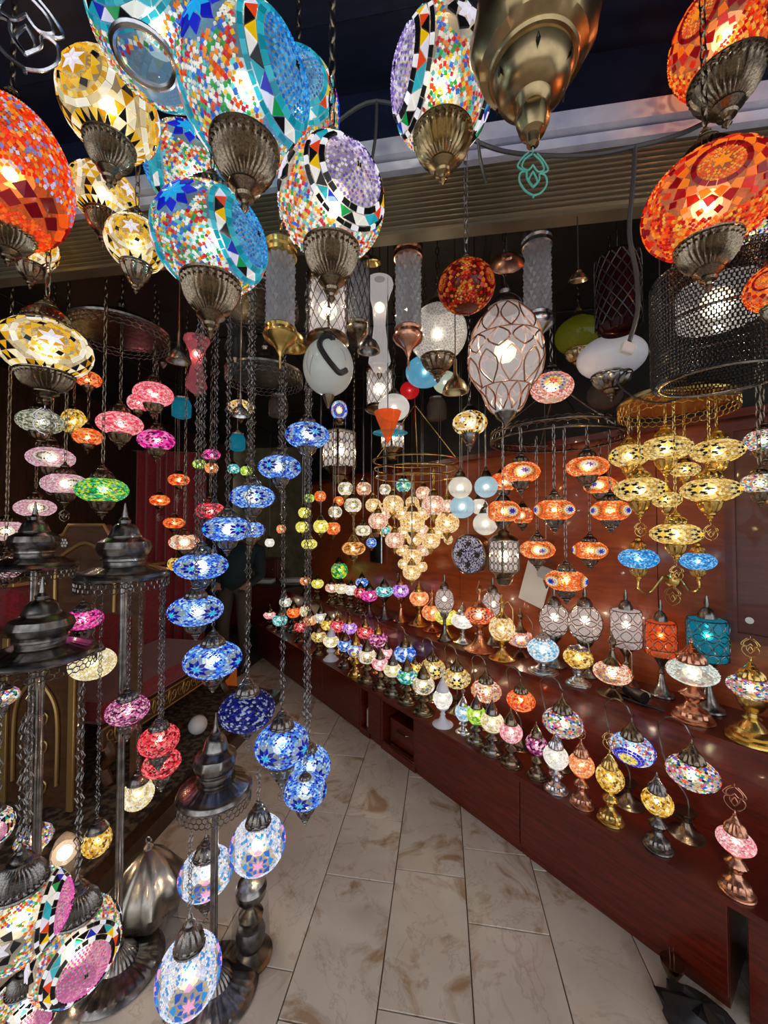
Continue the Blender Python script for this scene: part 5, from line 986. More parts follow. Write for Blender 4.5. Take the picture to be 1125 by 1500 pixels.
def square_lantern(u, v, wpx, dep, label, lit='lit_glass', hx=6):
    dep = settle(u, v, dep, wpx, 2.2, .85, 1.25); p = P(u, v, dep); w_ = wpx * dep / FPX / 1.3; h = w_ * 1.5; o = thing('lattice_lantern', label, 'hanging lamp', p, face(p) - PI / 2 + .7)
    obj('glass_box', boxmesh('glass_box', (w_ * .94, w_ * .94, h * .96), lit), o)
    for sx in (-1, 1):
        for sy in (-1, 1): obj('corner_post', cached(('post', w_), lambda: boxmesh('post', (w_ * .08, w_ * .08, h), 'bronze', .001)), o, (sx * w_ / 2, sy * w_ / 2, 0))
    mb = MB()
    for side in range(4):
        Rm = Matrix.Rotation(side * PI / 2, 3, 'Z')
        for i in range(3):
            for j in range(4):
                cx, cz = (i - 1) * w_ * .3, (j - 1.5) * h * .24; mb.tube([Rm @ Vector((cx + w_ * .16 * math.cos(k * PI / 3), -w_ * .49, cz + w_ * .18 * math.sin(k * PI / 3))) for k in range(6)], w_ * .022, 4, True)
    obj('lattice', mb.mesh('lattice', 'bronze'), o, kind='stuff')
    lat(o, 'top', [(w_ * .75, h * .5), (w_ * .75, h * .54), (w_ * .5, h * .66), (w_ * .3, h * .72), (w_ * .34, h * .78), (w_ * .1, h * .9)], 'bronze', 24); lat(o, 'bottom', [(w_ * .1, -h * 1.0), (w_ * .3, -h * .95), (w_ * .45, -h * .75), (w_ * .4, -h * .7), (w_ * .5, -h * .6), (w_ * .72, -h * .5)], 'bronze', 24); bulb(o, (0, 0, 0), w_ * .3); cordto(o, p, h * .9, CEIL - .02)
square_lantern(738, 814, 38, 1.85, 'square bronze lantern with pierced hexagon lattice right of the star drum'); square_lantern(868, 772, 42, 2.1, 'cream star lantern with pierced panels behind the orange globes'); square_lantern(497, 660, 44, 3.1, 'pale rose scroll lantern far behind the cascade'); square_lantern(575, 640, 30, 2.8, 'pale pierced lantern far behind the orange cone')
p = PC(784, 856, WALLS - .02); o = tag(obj('framed_picture', boxmesh('framed_picture', (.17, .012, .26), 'paper', .003), None, p, rot=(0, .28, CANG + PI)), 'leaning white framed picture against the wood wall', 'picture')
p = PC(551, 802, WALLS - .03); o = thing('wall_mirror', 'small framed mirror on the wall behind the warm chandelier', 'mirror', p, CANG); obj('frame', boxmesh('frame', (.19, .012, .30), 'silver', .003), o); 
for s_ in (-1, 1): obj('glass', boxmesh('glass', (.175, .002, .285), 'mirror'), o, (0, s_ * .0075, 0))
# clear glass vases hanging near the picture
for (u, v, lab) in ((800, 815, 'clear glass vase lamp hanging in front of the white picture'), (583, 815, 'slim clear glass vase hanging behind the warm chandelier')):
    p = PC(u, v, WALLS - .1); o = thing('glass_vase', lab, 'vase', p); lat(o, 'vase', [(.01, -.14), (.05, -.12), (.06, -.06), (.03, 0), (.045, .08), (.05, .1)], 'clear_glass', 24, cap=False); lat(o, 'foot', [(.004, -.19), (.012, -.17), (.02, -.14)], 'bronze', 16); cordto(o, p, .1, CEIL - .02)
# ---- blue lamp on a hand shaped base, yellow drum lamp
table(795, 985, 951, 46, .74, 'crackle_bluewhite', 'white and blue mosaic globe lamp on a grey hand shaped base', 'shelf', 'silver', FLARE, cap=(.5, .4), bw=.9); table(846, 1000, 963, 44, .72, 'crackle_gold', 'yellow and black mosaic lamp beside the bronze ewer', 'shelf', 'silver', FLARE, cap=(.7, .2), bw=.8)
# ---- floor stands
def stand(u, vtop, R, base_uv, label, mat='dark_metal', base=True, ztop=None):
    pb = PZ(base_uv[0], base_uv[1], 0.0) if not isinstance(base_uv, Vector) else base_uv; dep = depth_of(pb); p = Vector((pb.x, pb.y, pb.z)); zt = P(u, vtop, depth_of(p + ZZ * .8)).z
    if ztop: zt = ztop
    o = thing('floor_lamp_stand', label, 'floor lamp', p); H = zt - p.z
    lat(o, 'base', [(0, 0), (.14, 0), (.145, .008), (.138, .015), (.134, .018), (.13, .022, .012), (.10, .030, .03), (.072, .036, .03), (.068, .038), (.062, .04), (.05, .055, .05), (.03, .072, .04), (.018, .08), (.02, .09), (.014, .10)], mat, 120, 30); lat(o, 'pole', [(.011, .09, .12), (.011, H - .03, .12)], mat, 32, 8)
    lat(o, 'top_disc', [(R * .96, H - .018), (R, H - .02), (R * 1.03, H - .012), (R * .99, H - .002), (R * .95, H + .003), (R * .82, H + .008, .015), (R * .62, H + .02, .02), (R * .55, H + .024), (R * .5, H + .024), (.02, H + .02)], mat, 120, 30)
    fringe(o, R * .985, H - .02, .04, mat, 40)
    d_ = R * .48; pr_ = [(.9, .02), (.92, .045), (1.02, .05), (1.02, .06), (.95, .065), (1.1, .08, .02), (1.22, .11, .03), (1.12, .14, .03), (.8, .16), (.72, .162), (.74, .17), (.68, .18), (.6, .205), (.4, .225), (.25, .23), (.28, .245), (.14, .26), (.1, .29), (.03, .33)]
    lat(o, 'dome', [(d_ * q[0], H + .02 + (q[1] - .02) * .72, *(q[2:])) for q in pr_], mat, 64, 8)
    for i in range(8): a = i * PI / 4 + .2; obj('diamond_hole', cached('dia', dia), o, (d_ * 1.16 * math.cos(a), d_ * 1.16 * math.sin(a), H + .02 + .09 * .72), (.012, .03, .010), (0, 0, a + PI / 2))
    return o, p, zt
s1 = stand(62, 955, .15, (lambda q: Vector((q.x, q.y, 0)))(P(60, 955, 1.26)), 'dark metal floor stand with dome top, nearest at the left edge')
s2 = stand(190, 838, .142, (172, 1420), 'dark metal floor stand with dome top in the middle of the left group'); s3 = stand(325, 1150, .115, (312, 1450), 'short dark metal floor stand with dome top beside the marble aisle'); s4 = stand(52, 825, .14, (lambda q: Vector((q.x, q.y, 0)))(P(50, 825, 1.52)), 'dark metal floor stand with dome top behind the nearest one')
def onstand(u, v, w_, ra, pat, lab, st, **k): hang(u, v, w_, ra, .15, pat, lab, top=st[2] - .03, m='dark_metal', chain='filigree', pitch=.045, **k)
onstand(378, 1236, 80, .92, 'pastel_blue', 'white lamp with blue and pink flower under the right side of the short stand', s3, cup=None, cap=(.48, .5), depth=1.28); onstand(302, 1278, 80, .76, 'pastel_blue', 'white and blue mosaic lamp behind the pole of the short stand', s3, cap=(.5, .45), depth=1.38, seed=2, motif=('dark_metal', .03)); onstand(277, 1426, 96, 1.06, 'pastel_blue', 'largest white and blue mosaic lamp in front of the short stand', s3, cap=(.5, .6), depth=1.12, seed=3, cup=None, N=2600)
onstand(122, 907, 62, .6, 'crackle_magenta', 'magenta crackle globe left of the middle stand pole', s2, depth=1.45); onstand(187, 1040, 66, .68, 'crackle_plum', 'purple pink crackle globe below the middle stand', s2, depth=1.3); onstand(233, 1084, 62, .75, 'crackle_red', 'red crackle globe right of the middle stand', s2, depth=1.36); onstand(237, 1118, 58, .66, 'crackle_red', 'pinkish red globe hanging just below the red crackle globe', s2, depth=1.55, seed=2)
onstand(202, 1163, 50, .95, 'crackle_cream', 'pale cream globe with dark cap over the carpet', s2, depth=1.5, cup=None, cap=(.7, .55)); onstand(142, 1232, 46, 1.05, 'crackle_gold', 'gold speckled globe beside the middle stand pole', s2, depth=1.4, cup=None, cap=(.8, .6)); onstand(136, 972, 72, .75, 'crackle_cream', 'cream crackle globe peeking past the nearest stand disc', s2, depth=1.5, cup=None)
onstand(50, 1228, 60, .7, 'multi_flower', 'blue and orange mosaic globe behind the pink fish lamps', s1, depth=1.35); onstand(6, 1020, 50, .7, 'multi_flower', 'rainbow mosaic globe at the left edge below the nearest stand', s1, depth=1.2)
hang(28, 1345, 170, .86, .2, 'pink_bead', 'rainbow beaded lamp with pink disc, upper of the left bottom three', rot=70, split=True, top=s1[2] - .03, m='dark_metal', cap=(.55, .52), cup=(.4, .2), chain='filigree', seed=2); hang(112, 1388, 140, 1.06, .2, 'pink_bead', 'rainbow beaded lamp with large pink spiral disc beside the stand base', rot=12, split=True, top=s1[2] - .03, m='dark_metal', cap=(.55, .52), cup=(.4, .2), chain='filigree', seed=3); hang(35, 1480, 120, .9, .18, 'pink_bead', 'rainbow beaded lamp with pink disc at the bottom left corner', rot=10, split=True, top=s1[2] - .03, m='dark_metal', cap=(.5, .4), cup=None, chain='filigree', seed=4, depth=.98)
hang(-6, 1210, 60, 1.2, .15, 'pink_bead', 'pink beaded lamp cut off by the left edge', rot=0, top=s1[2] - .03, m='dark_metal', chain='filigree', depth=1.0)
# hammered metal onion lantern, copper jar, glass vases, goblet
p = PZ(216, 1345, .0); D = 114 * depth_of(p) / FPX / stretch(225); o = thing('pierced_onion_lantern', 'large hammered silver onion lantern with pierced dots on the floor', 'lantern', p); h = 108 * depth_of(p) / FPX
mb = MB(); mb.lathe([(.0, 0), (D * .28, .005, .03), (D * .46, h * .16, .06), (D * .52, h * .36, .07), (D * .44, h * .56, .07), (D * .28, h * .76, .06), (D * .12, h * .90), (D * .06, h * .93), (D * .07, h * .96), (D * .03, h)], 48, 8); obj('body', mb.mesh('body', 'hammered'), o)
mb = MB()
for i in range(8):
    for j in range(5):
        for dx in (-1, 0, 1):
            a = 2 * PI * (i + .5) / 8 + dx * .07; z = h * (.26 + .1 * j); r = D * (.50 if j < 2 else .50 - .055 * (j - 1)); c, s_ = math.cos(a), math.sin(a); q = .003; rr = r * (1 - .05)
            mb.add([(rr * c - q * s_, rr * s_ + q * c, z), (rr * c, rr * s_, z - q), (rr * c + q * s_, rr * s_ - q * c, z), (rr * c, rr * s_, z + q)], [(0, 1, 2, 3)])
obj('pierced_dots', mb.mesh('pierced_dots', 'enamel_black', False), o, kind='stuff'); mb = MB(); mb.tube([(.012 * math.cos(t), 0, .012 * math.sin(t)) for t in [k * PI / 5 for k in range(10)]], .003, 5, True); obj('ring', mb.mesh('ring', 'silver'), o, (0, 0, h + .01))
p = PZ(367, 1402, 0); dep = depth_of(p); o = thing('goblet_table_lamp', 'tall stacked smoky glass goblet pedestal under the pale blue lamp', 'lamp base', p); K = dep / FPX * .80
lat(o, 'foot', [(0, 0), (38 * K, 0), (39 * K, 6 * K), (30 * K, 12 * K), (20 * K, 22 * K)], 'bronze', 32, 16)
lat(o, 'lower_bowl', [(12 * K, 20 * K), (24 * K, 30 * K), (26 * K, 46 * K), (22 * K, 58 * K), (10 * K, 64 * K)], 'dark_metal', 32); lat(o, 'middle_bowl', [(10 * K, 62 * K), (20 * K, 70 * K), (22 * K, 78 * K), (12 * K, 88 * K), (9 * K, 92 * K)], 'bronze', 32); lat(o, 'upper_cup', [(8 * K, 90 * K), (14 * K, 96 * K), (26 * K, 112 * K), (28 * K, 126 * K), (24 * K, 134 * K), (10 * K, 138 * K)], 'dark_metal', 32)
lat(o, 'glass_sleeve', [(34 * K, 8 * K), (33 * K, 60 * K), (31 * K, 100 * K)], 'clear_glass', 32, cap=False)
p = PZ(252, 1402, 0); K = depth_of(p) / FPX * .72; o = thing('glass_carafe', 'clear engraved glass carafe standing beside the onion lantern', 'vase', p); lat(o, 'glass', [(0, 0), (20 * K, 0), (26 * K, 6 * K), (27 * K, 30 * K), (22 * K, 50 * K), (12 * K, 70 * K), (9 * K, 95 * K), (12 * K, 105 * K)], 'clear_glass', 28, cap=False)
p = P(95, 1245, 1.45); o = thing('copper_jar_lamp', 'dim copper glass jar with a white flame bulb behind the pink fish lamps', 'lamp', p); lat(o, 'jar', [(.02, -.09), (.04, -.07), (.045, 0), (.03, .04), (.012, .06)], 'smoke_glass', 24); bulb(o, (0, 0, -.01), .035, 'white_bulb'); lat(o, 'stem', [(.05, -p.z), (.05, -p.z + .02), (.012, -p.z + .05), (.012, -.09)], 'copper', 20)
p = PZ(335, 1012, 0); K = depth_of(p) / FPX; o = thing('cylinder_floor_lamp', 'glowing orange mosaic cylinder lamp standing on the floor behind the cascade', 'lamp', p); g = obj('cylinder', (lambda mb: (mb.lathe([(10 * K, 0), (11 * K, 2 * K), (11 * K, 50 * K), (9 * K, 52 * K)], 20), mb.mesh('cylinder', 'shell_lit'))[1])(MB()), o); g.color = (1, .30, .05, 1)
p = P(290, 1045, 2.6); p.z = .11 + .06; o = tag(obj('white_ball', sphere_mesh('white_ball', 'white_plastic', 0, 24, 12), None, p, (.12,) * 3), 'white ball lying under the sofa edge on the carpet', 'ball')
# ---- sofa, inlaid chair, carved screen
pa, pb_ = PZ(279, 992, .42), PZ(134, 1074, .42); SX = pa.x; y0, y1 = pb_.y, pa.y + .5
o = thing('carved_sofa', 'red upholstered sofa with carved gilt wooden front rail', 'sofa', (SX, y0, .126)); L = y1 - y0; z0 = .105
def sbox(nm, x0, x1, ya, yb, za, zb, mat, bev=.01, par=None): return obj(nm, boxmesh(nm, (x1 - x0, yb - ya, zb - za), mat, bev), par or o, ((x0 + x1) / 2, (ya + yb) / 2, (za + zb) / 2))
sbox('seat', -.62, -.01, .04, L - .04, .30, .42, 'red_fabric', .03); sbox('backrest', -.78, -.60, .02, L - .02, .28, 1.05, 'red_fabric', .04); sbox('back_trim', -.79, -.59, .02, L - .02, 1.05, 1.075, 'inlay', .004)
rail = sbox('carved_rail', -.02, .02, 0, L, .20, .32, 'inlay_wood', .006)
def scroll():
    mb = MB()
    for s in (-1, 1):
        mb.tube(spline([(0, s * .02, -.03), (0, s * .05, -.02), (0, s * .06, .015), (0, s * .04, .03), (0, s * .025, .012), (0, s * .038, .0)], 4), .004, 5)
    mb.tube(spline([(0, 0, -.04), (0, .012, 0), (0, 0, .045), (0, -.012, 0), (0, 0, -.04)], 4), .004, 5); return mb.mesh('gilt_scroll', 'inlay')
for i in range(int(L / .14)): obj('gilt_scroll', cached('scroll', scroll), rail, (.021, -L / 2 + .09 + i * .14, 0))
for zz in (-.055, .055): mb = MB(); mb.tube([(0, -L / 2, 0), (0, L / 2, 0)], .005, 5); obj('gilt_bead', cached(('gb', L), lambda: mb.mesh('gb', 'inlay')), rail, (.02, 0, zz))
for yy in (.05, L - .06): mb = MB(); mb.tube(spline([(0, 0, .22), (.03, 0, .15), (-.02, 0, .08), (.02, 0, .0)], 5), [.03, .03, .03, .03, .028, .026, .024, .022, .022, .022, .024, .026, .028, .028, .026, .022], 8); obj('leg', mb.mesh('leg', 'inlay_wood'), o, (0, yy, .0)); 
for yy in (.05, L - .06): sbox('leg', -.68, -.62, yy - .03, yy + .03, 0, .3, 'inlay_wood', .005)
# arched end panel of the sofa facing the entrance
o2 = thing('carved_screen', 'dark carved wooden screen with gilt arches and inlaid crest behind the left stands', 'screen', (SX - .40, y0 - .10, .105)); o = o2
sbox('panel', -.42, .40, -.02, .02, 0, .86, 'inlay_wood', .004)
def arch(w_, h):
    mb = MB(); mb.tube(spline([(-w_ / 2, 0, 0), (-w_ / 2, 0, h * .55), (-w_ * .42, 0, h * .78), (-w_ * .2, 0, h * .93), (0, 0, h), (w_ * .2, 0, h * .93), (w_ * .42, 0, h * .78), (w_ / 2, 0, h * .55), (w_ / 2, 0, 0)], 4), .009, 6); return mb.mesh('gilt_arch', 'inlay')
for cx in (-.22, .16): obj('gilt_arch', cached('arch', lambda: arch(.26, .52)), o, (cx, -.03, .12))
for cx in (-.40, -.03, .37): sbox('pilaster', cx - .018, cx + .018, -.035, -.02, 0, .84, 'inlay', .003)
for i, cx in enumerate((-.22, .16)):
    for zz in (.70, .76, .10, .30, .44): obj('gilt_scroll', CACHE['scroll'], o, (cx, -.026, zz), (1.1, 1.1, 1.1), (0, 0, PI / 2))
q_ = PY(132, 812, y0 - .10); wz = q_.z - .105; cxr = q_.x - (SX - .40)
SS = .84
out = [(-.36, -.35), (-.36, -.05), (-.33, .02), (-.27, .03), (-.24, .10), (-.16, .12), (-.12, .18), (.12, .18), (.16, .12), (.24, .10), (.27, .03), (.33, .02), (.36, -.05), (.36, -.35)]
out = [(a * SS, b_ * SS) for a, b_ in out]
mb = MB(); n = len(out); mb.add([(x_, -.02, z + wz) for x_, z in out] + [(x_, .02, z + wz) for x_, z in out], [tuple(range(n)), tuple(range(2 * n - 1, n - 1, -1))] + [(i, i + n, (i + 1) % n + n, (i + 1) % n) for i in range(n)]); back = obj('crest', mb.mesh('crest', 'inlay_wood', False), o, (cxr, 0, 0))
mb = MB(); mb.tube([(x_, -.025, z + wz) for x_, z in out[1:-1]], .008, 6); obj('inlaid_edge', mb.mesh('inlaid_edge', 'inlay'), back); obj('inlaid_arch', cached('arch2', lambda: arch(.34, .34)), back, (0, -.028, wz - .28))
def flower():
    mb = MB()
    for k in range(7):
        a = k * PI / 3; cx, cz = (0, 0) if k == 6 else (.014 * math.cos(a), .014 * math.sin(a)); mb.add([(cx + .006 * math.cos(q * PI / 3), -.003, cz + .006 * math.sin(q * PI / 3)) for q in range(6)], [tuple(range(6))])
    return mb.mesh('pearl_flower', 'paper', False)
for (x_, z) in ((-.27, -.06), (.27, -.06), (-.30, -.18), (.30, -.18), (-.15, .07), (.15, .07)): obj('pearl_flower', cached('flower', flower), back, (x_ * SS, -.024, z * SS + wz), (1.2,) * 3)
sbox('post', cxr + .26, cxr + .30, -.018, .018, 0, wz - .25, 'inlay_wood', .003); sbox('post', cxr - .30, cxr - .26, -.018, .018, .86, wz - .25, 'inlay_wood', .003)
# ---- back desk, person
DK = CT(4.25, .42); o = thing('back_desk', 'dark wooden desk at the back of the shop with papers', 'desk', DK)
sbox('desk_top', -.55, .5, -.3, .3, .70, .74, 'dark_wood', .005); sbox('side_panel', -.53, -.49, -.28, .28, 0, .70, 'dark_wood', .003); sbox('side_panel', .44, .48, -.28, .28, 0, .70, 'dark_wood', .003); sbox('front_panel', -.49, .44, -.28, -.26, .2, .70, 'counter_wood', .003)
for i, (dx, dy, lab) in enumerate(((-.38, -.15, 'sheaf of papers at the left end of the back desk'), (.0, -.16, 'sheaf of papers in front of the small desk cabinet'), (.32, -.05, 'sheaf of papers at the right end of the back desk'))):
    tag(obj('paper_sheaf', cached('paper', lambda: boxmesh('paper', (.22, .15, .05), 'paper', .004)), None, DK + Vector((dx, dy, .766)), rot=(0, 0, .2 * i - .1)), lab, 'papers')
b_ = thing('cash_cabinet', 'small red brown cabinet standing on the back desk', 'cabinet', DK + Vector((-.1, .17, .741))); o = b_; sbox('body', -.17, .17, -.11, .11, 0, .30, 'panel_wood', .006); sbox('door', -.14, .14, -.125, -.11, .03, .27, 'counter_wood', .004); lat(o, 'knob', [(.0, 0), (.01, .003), (0, .008)], 'brass', 10, loc=(.10, -.127, .15), rot=(PI / 2, 0, 0))
def person():
    base_ = PZ(343, 985, 0); o = thing('person', 'person in dark jacket and brown trousers leaning forward at the back, behind the blue globes', 'person', base_, .2)
    J = {'pel': (0, 0, .92), 'sp': (.02, .02, 1.10), 'ch': (.06, .06, 1.26), 'nk': (.12, .08, 1.33), 'hd': (.17, .09, 1.40), 'hp': (.19, .09, 1.46), 'lh': (-.09, 0, .88), 'lk': (-.11, -.02, .48), 'la': (-.11, .04, .08), 'lt': (-.11, -.12, .04), 'rh': (.09, 0, .88), 'rk': (.10, -.03, .48), 'ra': (.10, .03, .08), 'rt': (.10, -.13, .04),
         'ls': (-.13, .08, 1.24), 'le': (-.20, -.02, 1.0), 'lw': (-.10, -.20, .92), 'rs': (.23, .05, 1.24), 're': (.28, -.06, 1.0), 'rw': (.20, -.24, .93)}
    rad = {'pel': .15, 'sp': .145, 'ch': .155, 'nk': .055, 'hd': .085, 'hp': .075, 'lh': .095, 'lk': .065, 'la': .045, 'lt': .04, 'rh': .095, 'rk': .065, 'ra': .045, 'rt': .04, 'ls': .075, 'le': .05, 'lw': .033, 'rs': .075, 're': .05, 'rw': .033}
    E_ = [('pel', 'sp'), ('sp', 'ch'), ('ch', 'nk'), ('nk', 'hd'), ('hd', 'hp'), ('pel', 'lh'), ('lh', 'lk'), ('lk', 'la'), ('la', 'lt'), ('pel', 'rh'), ('rh', 'rk'), ('rk', 'ra'), ('ra', 'rt'), ('ch', 'ls'), ('ls', 'le'), ('le', 'lw'), ('ch', 'rs'), ('rs', 're'), ('re', 'rw')]
    ks = list(J); verts = [J[k] for k in ks]; eds = [(ks.index(a), ks.index(b)) for a, b in E_]; fi = {}
    for w_, sx in (('lw', 1), ('rw', -1)):
        wx, wy, wz_ = J[w_]; par = ks.index(w_); verts.append((wx + sx * .01, wy - .05, wz_ - .01)); palm = len(verts) - 1; eds.append((par, palm)); fi[palm] = .026
        for q, ln in enumerate((.055, .065, .06, .045)):
            b0 = (wx + sx * .01 + (q - 1.5) * .020, wy - .085, wz_ - .015); verts.append(b0); i0 = len(verts) - 1; verts.append((b0[0], b0[1] - ln * .5, b0[2] - .012)); verts.append((b0[0], b0[1] - ln * .85, b0[2] - .035)); eds += [(palm, i0), (i0, i0 + 1), (i0 + 1, i0 + 2)]; fi[i0] = fi[i0 + 1] = .009; fi[i0 + 2] = .008
        verts.append((wx + sx * .05, wy - .06, wz_ - .02)); i0 = len(verts) - 1; verts.append((wx + sx * .06, wy - .09, wz_ - .03)); eds += [(palm, i0), (i0, i0 + 1)]; fi[i0] = .010; fi[i0 + 1] = .009
    me = bpy.data.meshes.new('body'); me.from_pydata(verts, eds, []); b_ = obj('body', me, o)
    md = b_.modifiers.new('skin', 'SKIN'); 
    bm = bmesh.new(); bm.from_mesh(me); ly = bm.verts.layers.skin.verify()
    for i, v_ in enumerate(bm.verts):
        r = rad[ks[i]] if i < len(ks) else fi.get(i, .01); v_[ly].radius = (r, r); v_[ly].use_root = (i == 0)
    bm.to_mesh(me); bm.free(); sb = b_.modifiers.new('sub', 'SUBSURF'); sb.levels = sb.render_levels = 2
    # clothing colour by height: jacket above the hips, trousers below, skin for head and hands
    dg = bpy.context.evaluated_depsgraph_get(); ev = bpy.data.meshes.new_from_object(b_.evaluated_get(dg)); b_.modifiers.clear(); b_.data = ev; ev.materials.clear()
    for m_ in ('jacket', 'trousers', 'skin', 'enamel_black'): ev.materials.append(MATS[m_])
    for f in ev.polygons:
        c = f.center; f.use_smooth = True; hand = any((Vector(c) - Vector(J[w_]) - Vector((0, -.05, 0))).length < .075 and c.y < J[w_][1] - .005 for w_ in ('lw', 'rw'))
        f.material_index = 2 if hand or (c.z > 1.345 and c.x > .03) else 3 if c.z < .09 else 1 if c.z < .86 else 0
    hd = Vector((.18, .085, 1.44)); lat(o, 'hair', [(.092, -.01), (.096, .03), (.085, .065), (.05, .092), (.004, .10)], 'hair', 20, loc=hd + Vector((.0, .012, .0)))
    for s_ in (-1, 1): obj('eye', cached('eye', lambda: sphere_mesh('eye', 'enamel_black', 0, 8, 6, R=.5)), o, hd + Vector((s_ * .03, -.084, -.005)), (.012,) * 3); obj('ear', cached('ear', lambda: sphere_mesh('ear', 'skin', 0, 8, 6)), o, hd + Vector((s_ * .088, .0, -.015)), (.016, .035, .05))
    obj('nose', cached('nose', lambda: sphere_mesh('nose', 'skin', 0, 8, 6)), o, hd + Vector((0, -.094, -.028)), (.022, .03, .04)); obj('mouth', cached('mouth', lambda: boxmesh('mouth', (.036, .006, .006), 'panel_wood', .002)), o, hd + Vector((0, -.083, -.060)))
person()
# ---- cables, connector, dark bundle by the counter end
def cable(pts, r, mat, label, name='cable'):
    mb = MB(); mb.tube(spline(pts, 6), r, 6); return tag(obj(name, mb.mesh(name, mat)), label, 'cable')
cable([PY(480, 190, FY - .05), PY(552, 148, FY - .06), PY(660, 190, FY - .06), PY(740, 222, FY - .06), PY(850, 228, FY - .06), PY(930, 215, FY - .06), PY(1000, 195, FY - .06), PY(1070, 160, FY - .06)], .006, 'cable_grey', 'thick grey cable sagging along the shop front under the white rail')
c1 = cable([PY(930, 215, FY - .06), PY(928, 260, FY - .06), PY(922, 340, FY - .06), PY(932, 400, FY - .05), PY(934, 455, FY - .05), PY(922, 500, FY - .05)], .006, 'cable_grey', 'grey cable hanging down in front of the plum jar')
tag(obj('cable_connector', boxmesh('cable_connector', (.035, .02, .03), 'white_plastic', .003), None, PY(919, 510, FY - .05), rot=(0, .3, .2)), 'small beige connector block at the end of the hanging grey cable', 'connector')
cable([PY(552, 148, FY - .06), PY(550, 200, FY - .06), PY(542, 250, FY - .06)], .005, 'cable_grey', 'grey cable dropping behind the purple disc globe'); cable([PY(700, 205, FY - .06), PY(704, 235, FY - .06), PY(712, 268, FY - .06)], .005, 'cable_grey', 'short grey cable end hanging left of the brass lamp tip')
cable([P(915, 545, 1.3), P(905, 560, 1.3), P(930, 582, 1.3), P(970, 590, 1.25), P(1010, 580, 1.2), P(1085, 576, 1.2)], .003, 'black_plastic', 'thin black wire looping across the brass chandelier plate')
for i, (u, v) in enumerate(((985, 1185), (1000, 1200), (900, 1160), (760, 1100), (735, 1090), (700, 1085))):
    q = PZ(u, v, LOWZ + .006); rr = random.Random(i); cable([q + Vector((rr.uniform(-.03, .03), rr.uniform(-.03, .03), rr.uniform(0, .02))) for k in range(7)], .003, 'black_plastic', ['coiled black cord behind the nearest gold table lamp', 'loose black cord loop right of the gold table lamp', 'black cord tangle behind the brass based lamp', 'black cord tangle behind the dark magenta lamp', 'black cord loop by the rose table lamp', 'black cord loop by the lime green lamp'][i], 'power_cord')
q = CT(tof(PZ(945, 1030, SHZ)), .37, SHZ + .006); cable([q + CD * a + CN * b_ + ZZ * c for a, b_, c in ((.08, -.02, 0), (.04, -.03, .004), (0, -.025, 0), (-.04, -.03, .004), (-.08, -.02, .0))], .005, 'black_plastic', 'black cord lying on the upper shelf beside the ewer lamp', 'power_cord')
p = PZ(930, 1025, SHZ); o = thing('lamp_socket', 'black lamp socket lying on the upper shelf between two lamps', 'socket', p, .4); lat(o, 'socket', [(.0, -.05), (.02, -.05), (.022, 0), (.028, .01), (.028, .05), (.0, .05)], 'black_plastic', 20, loc=(0, 0, .028), rot=(PI / 2, 0, 0)); obj('plug_block', boxmesh('plug_block', (.03, .05, .02), 'white_plastic', .004), o, (.075, .02, .011))
p = PZ(1042, 1478, 0) - CN * .10; o = thing('black_bag', 'crumpled black bag slumped against the counter end', 'bag', p); mb = MB(); n = 16; vs_ = []
rr = random.Random(4)
for (r, z) in ((.001, 0), (.085, .004), (.10, .03), (.085, .06), (.05, .085), (.001, .09)):
    for k in range(n): t = 2 * PI * k / n; f_ = r * rr.uniform(.82, 1.15); vs_.append((f_ * 1.15 * math.cos(t), f_ * .75 * math.sin(t), z * rr.uniform(.9, 1.1)))
mb.add(vs_, [(i * n + k, i * n + (k + 1) % n, (i + 1) * n + (k + 1) % n, (i + 1) * n + k) for i in range(5) for k in range(n)]); obj('bag_body', mb.mesh('bag_body', 'black_plastic'), o, rot=(0, 0, CANG))
p = PZ(985, 1440, 0); o = thing('bronze_cup', 'small fluted bronze lamp cup with bare wires on the floor', 'lamp fitting', p); lat(o, 'cup', [(.004, 0), (.012, .01), (.02, .03), (.032, .055), (.034, .07), (.03, .07)], 'bronze', 24, 12)
for s_ in (-1, 1): mb = MB(); mb.tube([(s_ * .006, 0, .06), (s_ * .006, .002, .115)], .0015, 5); obj('wire', mb.mesh('wire', 'copper'), o)
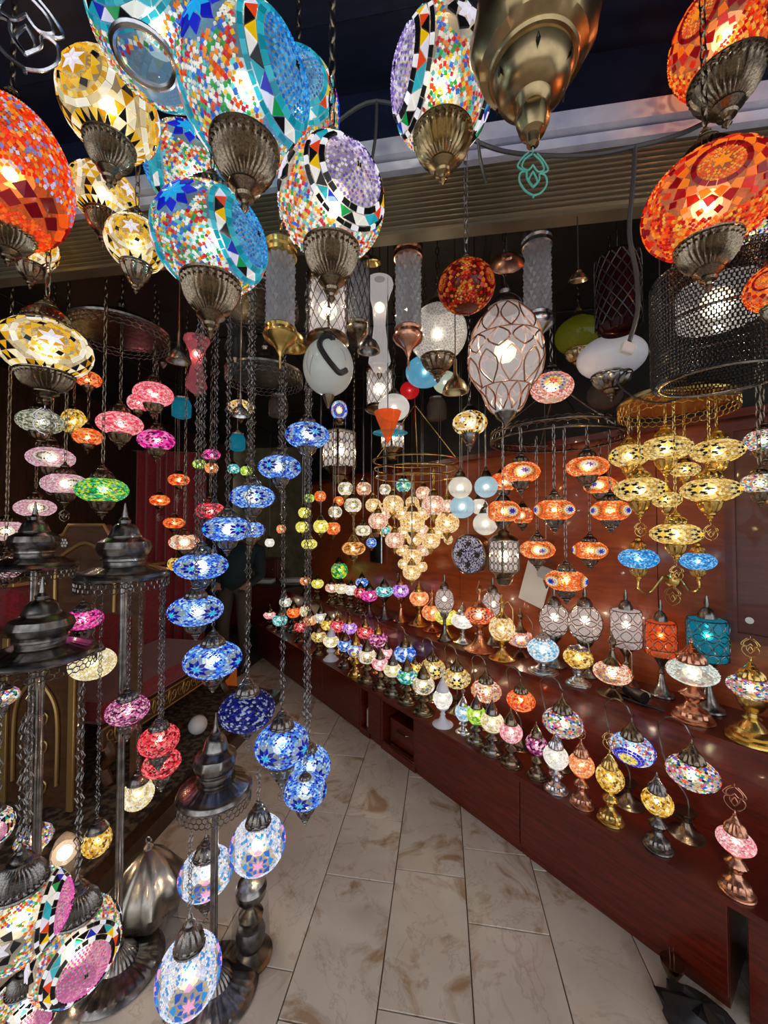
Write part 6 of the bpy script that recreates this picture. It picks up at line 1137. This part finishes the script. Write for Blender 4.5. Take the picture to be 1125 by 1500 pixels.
# a few hanging metal bells and dark lantern shapes in the dim upper middle
for (u, v, w_, mat, lab) in ((262, 530, 34, 'dark_metal', 'dark bell shaped lamp cap hanging left of the cascade'), (540, 515, 34, 'dark_metal', 'dark bell shaped lamp cap beside the trumpet lamp'), (667, 575, 38, 'brown_brass', 'brown bell shaped lamp cap under the crackle globe'), (428, 510, 44, 'brass', 'gold bell shaped lamp cap beside the gold cylinder'), (352, 610, 26, 'silver', 'small silver bell cap below the gold and white globe')):
    dep = 1.35; p = P(u, v, dep); R = w_ * dep / FPX / 2; o = thing('lamp_bell', lab, 'lamp fitting', p); lat(o, 'bell', [(R * .8, 0), (R, 0), (R * .95, R * .3), (R * .7, R * .8), (R * .35, R * 1.1), (R * .15, R * 1.5), (R * .12, R * 2.6)], mat, 28, 14, cap=False); cordto(o, p, R * 2.5, CEIL - .02)
for (u, v, w_, c, lab) in ((266, 598, 30, 'teal_glass', 'dark teal netted jar lantern right of the pink globes'), (408, 596, 30, 'smoke_glass', 'smoky dark green netted jar lantern above the cascade'), (348, 648, 24, 'teal_glass', 'blue glass cylinder jar behind the chains'), (640, 600, 30, 'smoke_glass', 'dim smoky jar lantern under the fluted cup')):
    dep = settle(u, v, 2.1, w_, 1.2); p = P(u, v, dep); D = w_ * dep / FPX / stretch(u); o = thing('jar_lantern', lab, 'hanging lamp', p); lat(o, 'jar', [(D * .3, -D * .55), (D * .48, -D * .45), (D * .5, D * .2), (D * .36, D * .5), (D * .3, D * .55)], c, 24); lat(o, 'lid', [(D * .36, D * .5), (D * .38, D * .58), (D * .12, D * .75), (.003, D * .85)], 'dark_metal', 20); cordto(o, p, D * .8, CEIL - .02)
# red curtain at the back left, folds in depth
pa_, pb2 = P(200, 690, 3.5), P(302, 690, 3.6); o = thing('red_curtain', 'dark red curtain hanging behind the orange globes and the blue cascade', 'curtain', (pa_ + pb2) / 2 * 1.0)
dv = pb2 - pa_; dv.z = 0; L = dv.length; ax_ = dv.normalized(); nr = Vector((ax_.y, -ax_.x, 0)); zt_, zb_ = 2.2 - o.location.z, .14 - o.location.z; vs_ = []; K_ = 60
for k in range(K_ + 1):
    t = k / K_; q = ax_ * (L * (t - .5)) + nr * (.025 * math.sin(t * 44) + .01 * math.sin(t * 17)); vs_ += [(q.x, q.y, zb_), (q.x, q.y, zt_)]
mb = MB(); mb.add(vs_, [(2 * k, 2 * k + 2, 2 * k + 3, 2 * k + 1) for k in range(K_)]); obj('cloth', mb.mesh('cloth', 'red_fabric'), o); mb = MB(); q = ax_ * (L * .55); mb.tube([(-q.x, -q.y, zt_), (q.x, q.y, zt_)], .012, 8); obj('rod', mb.mesh('rod', 'bronze'), o)
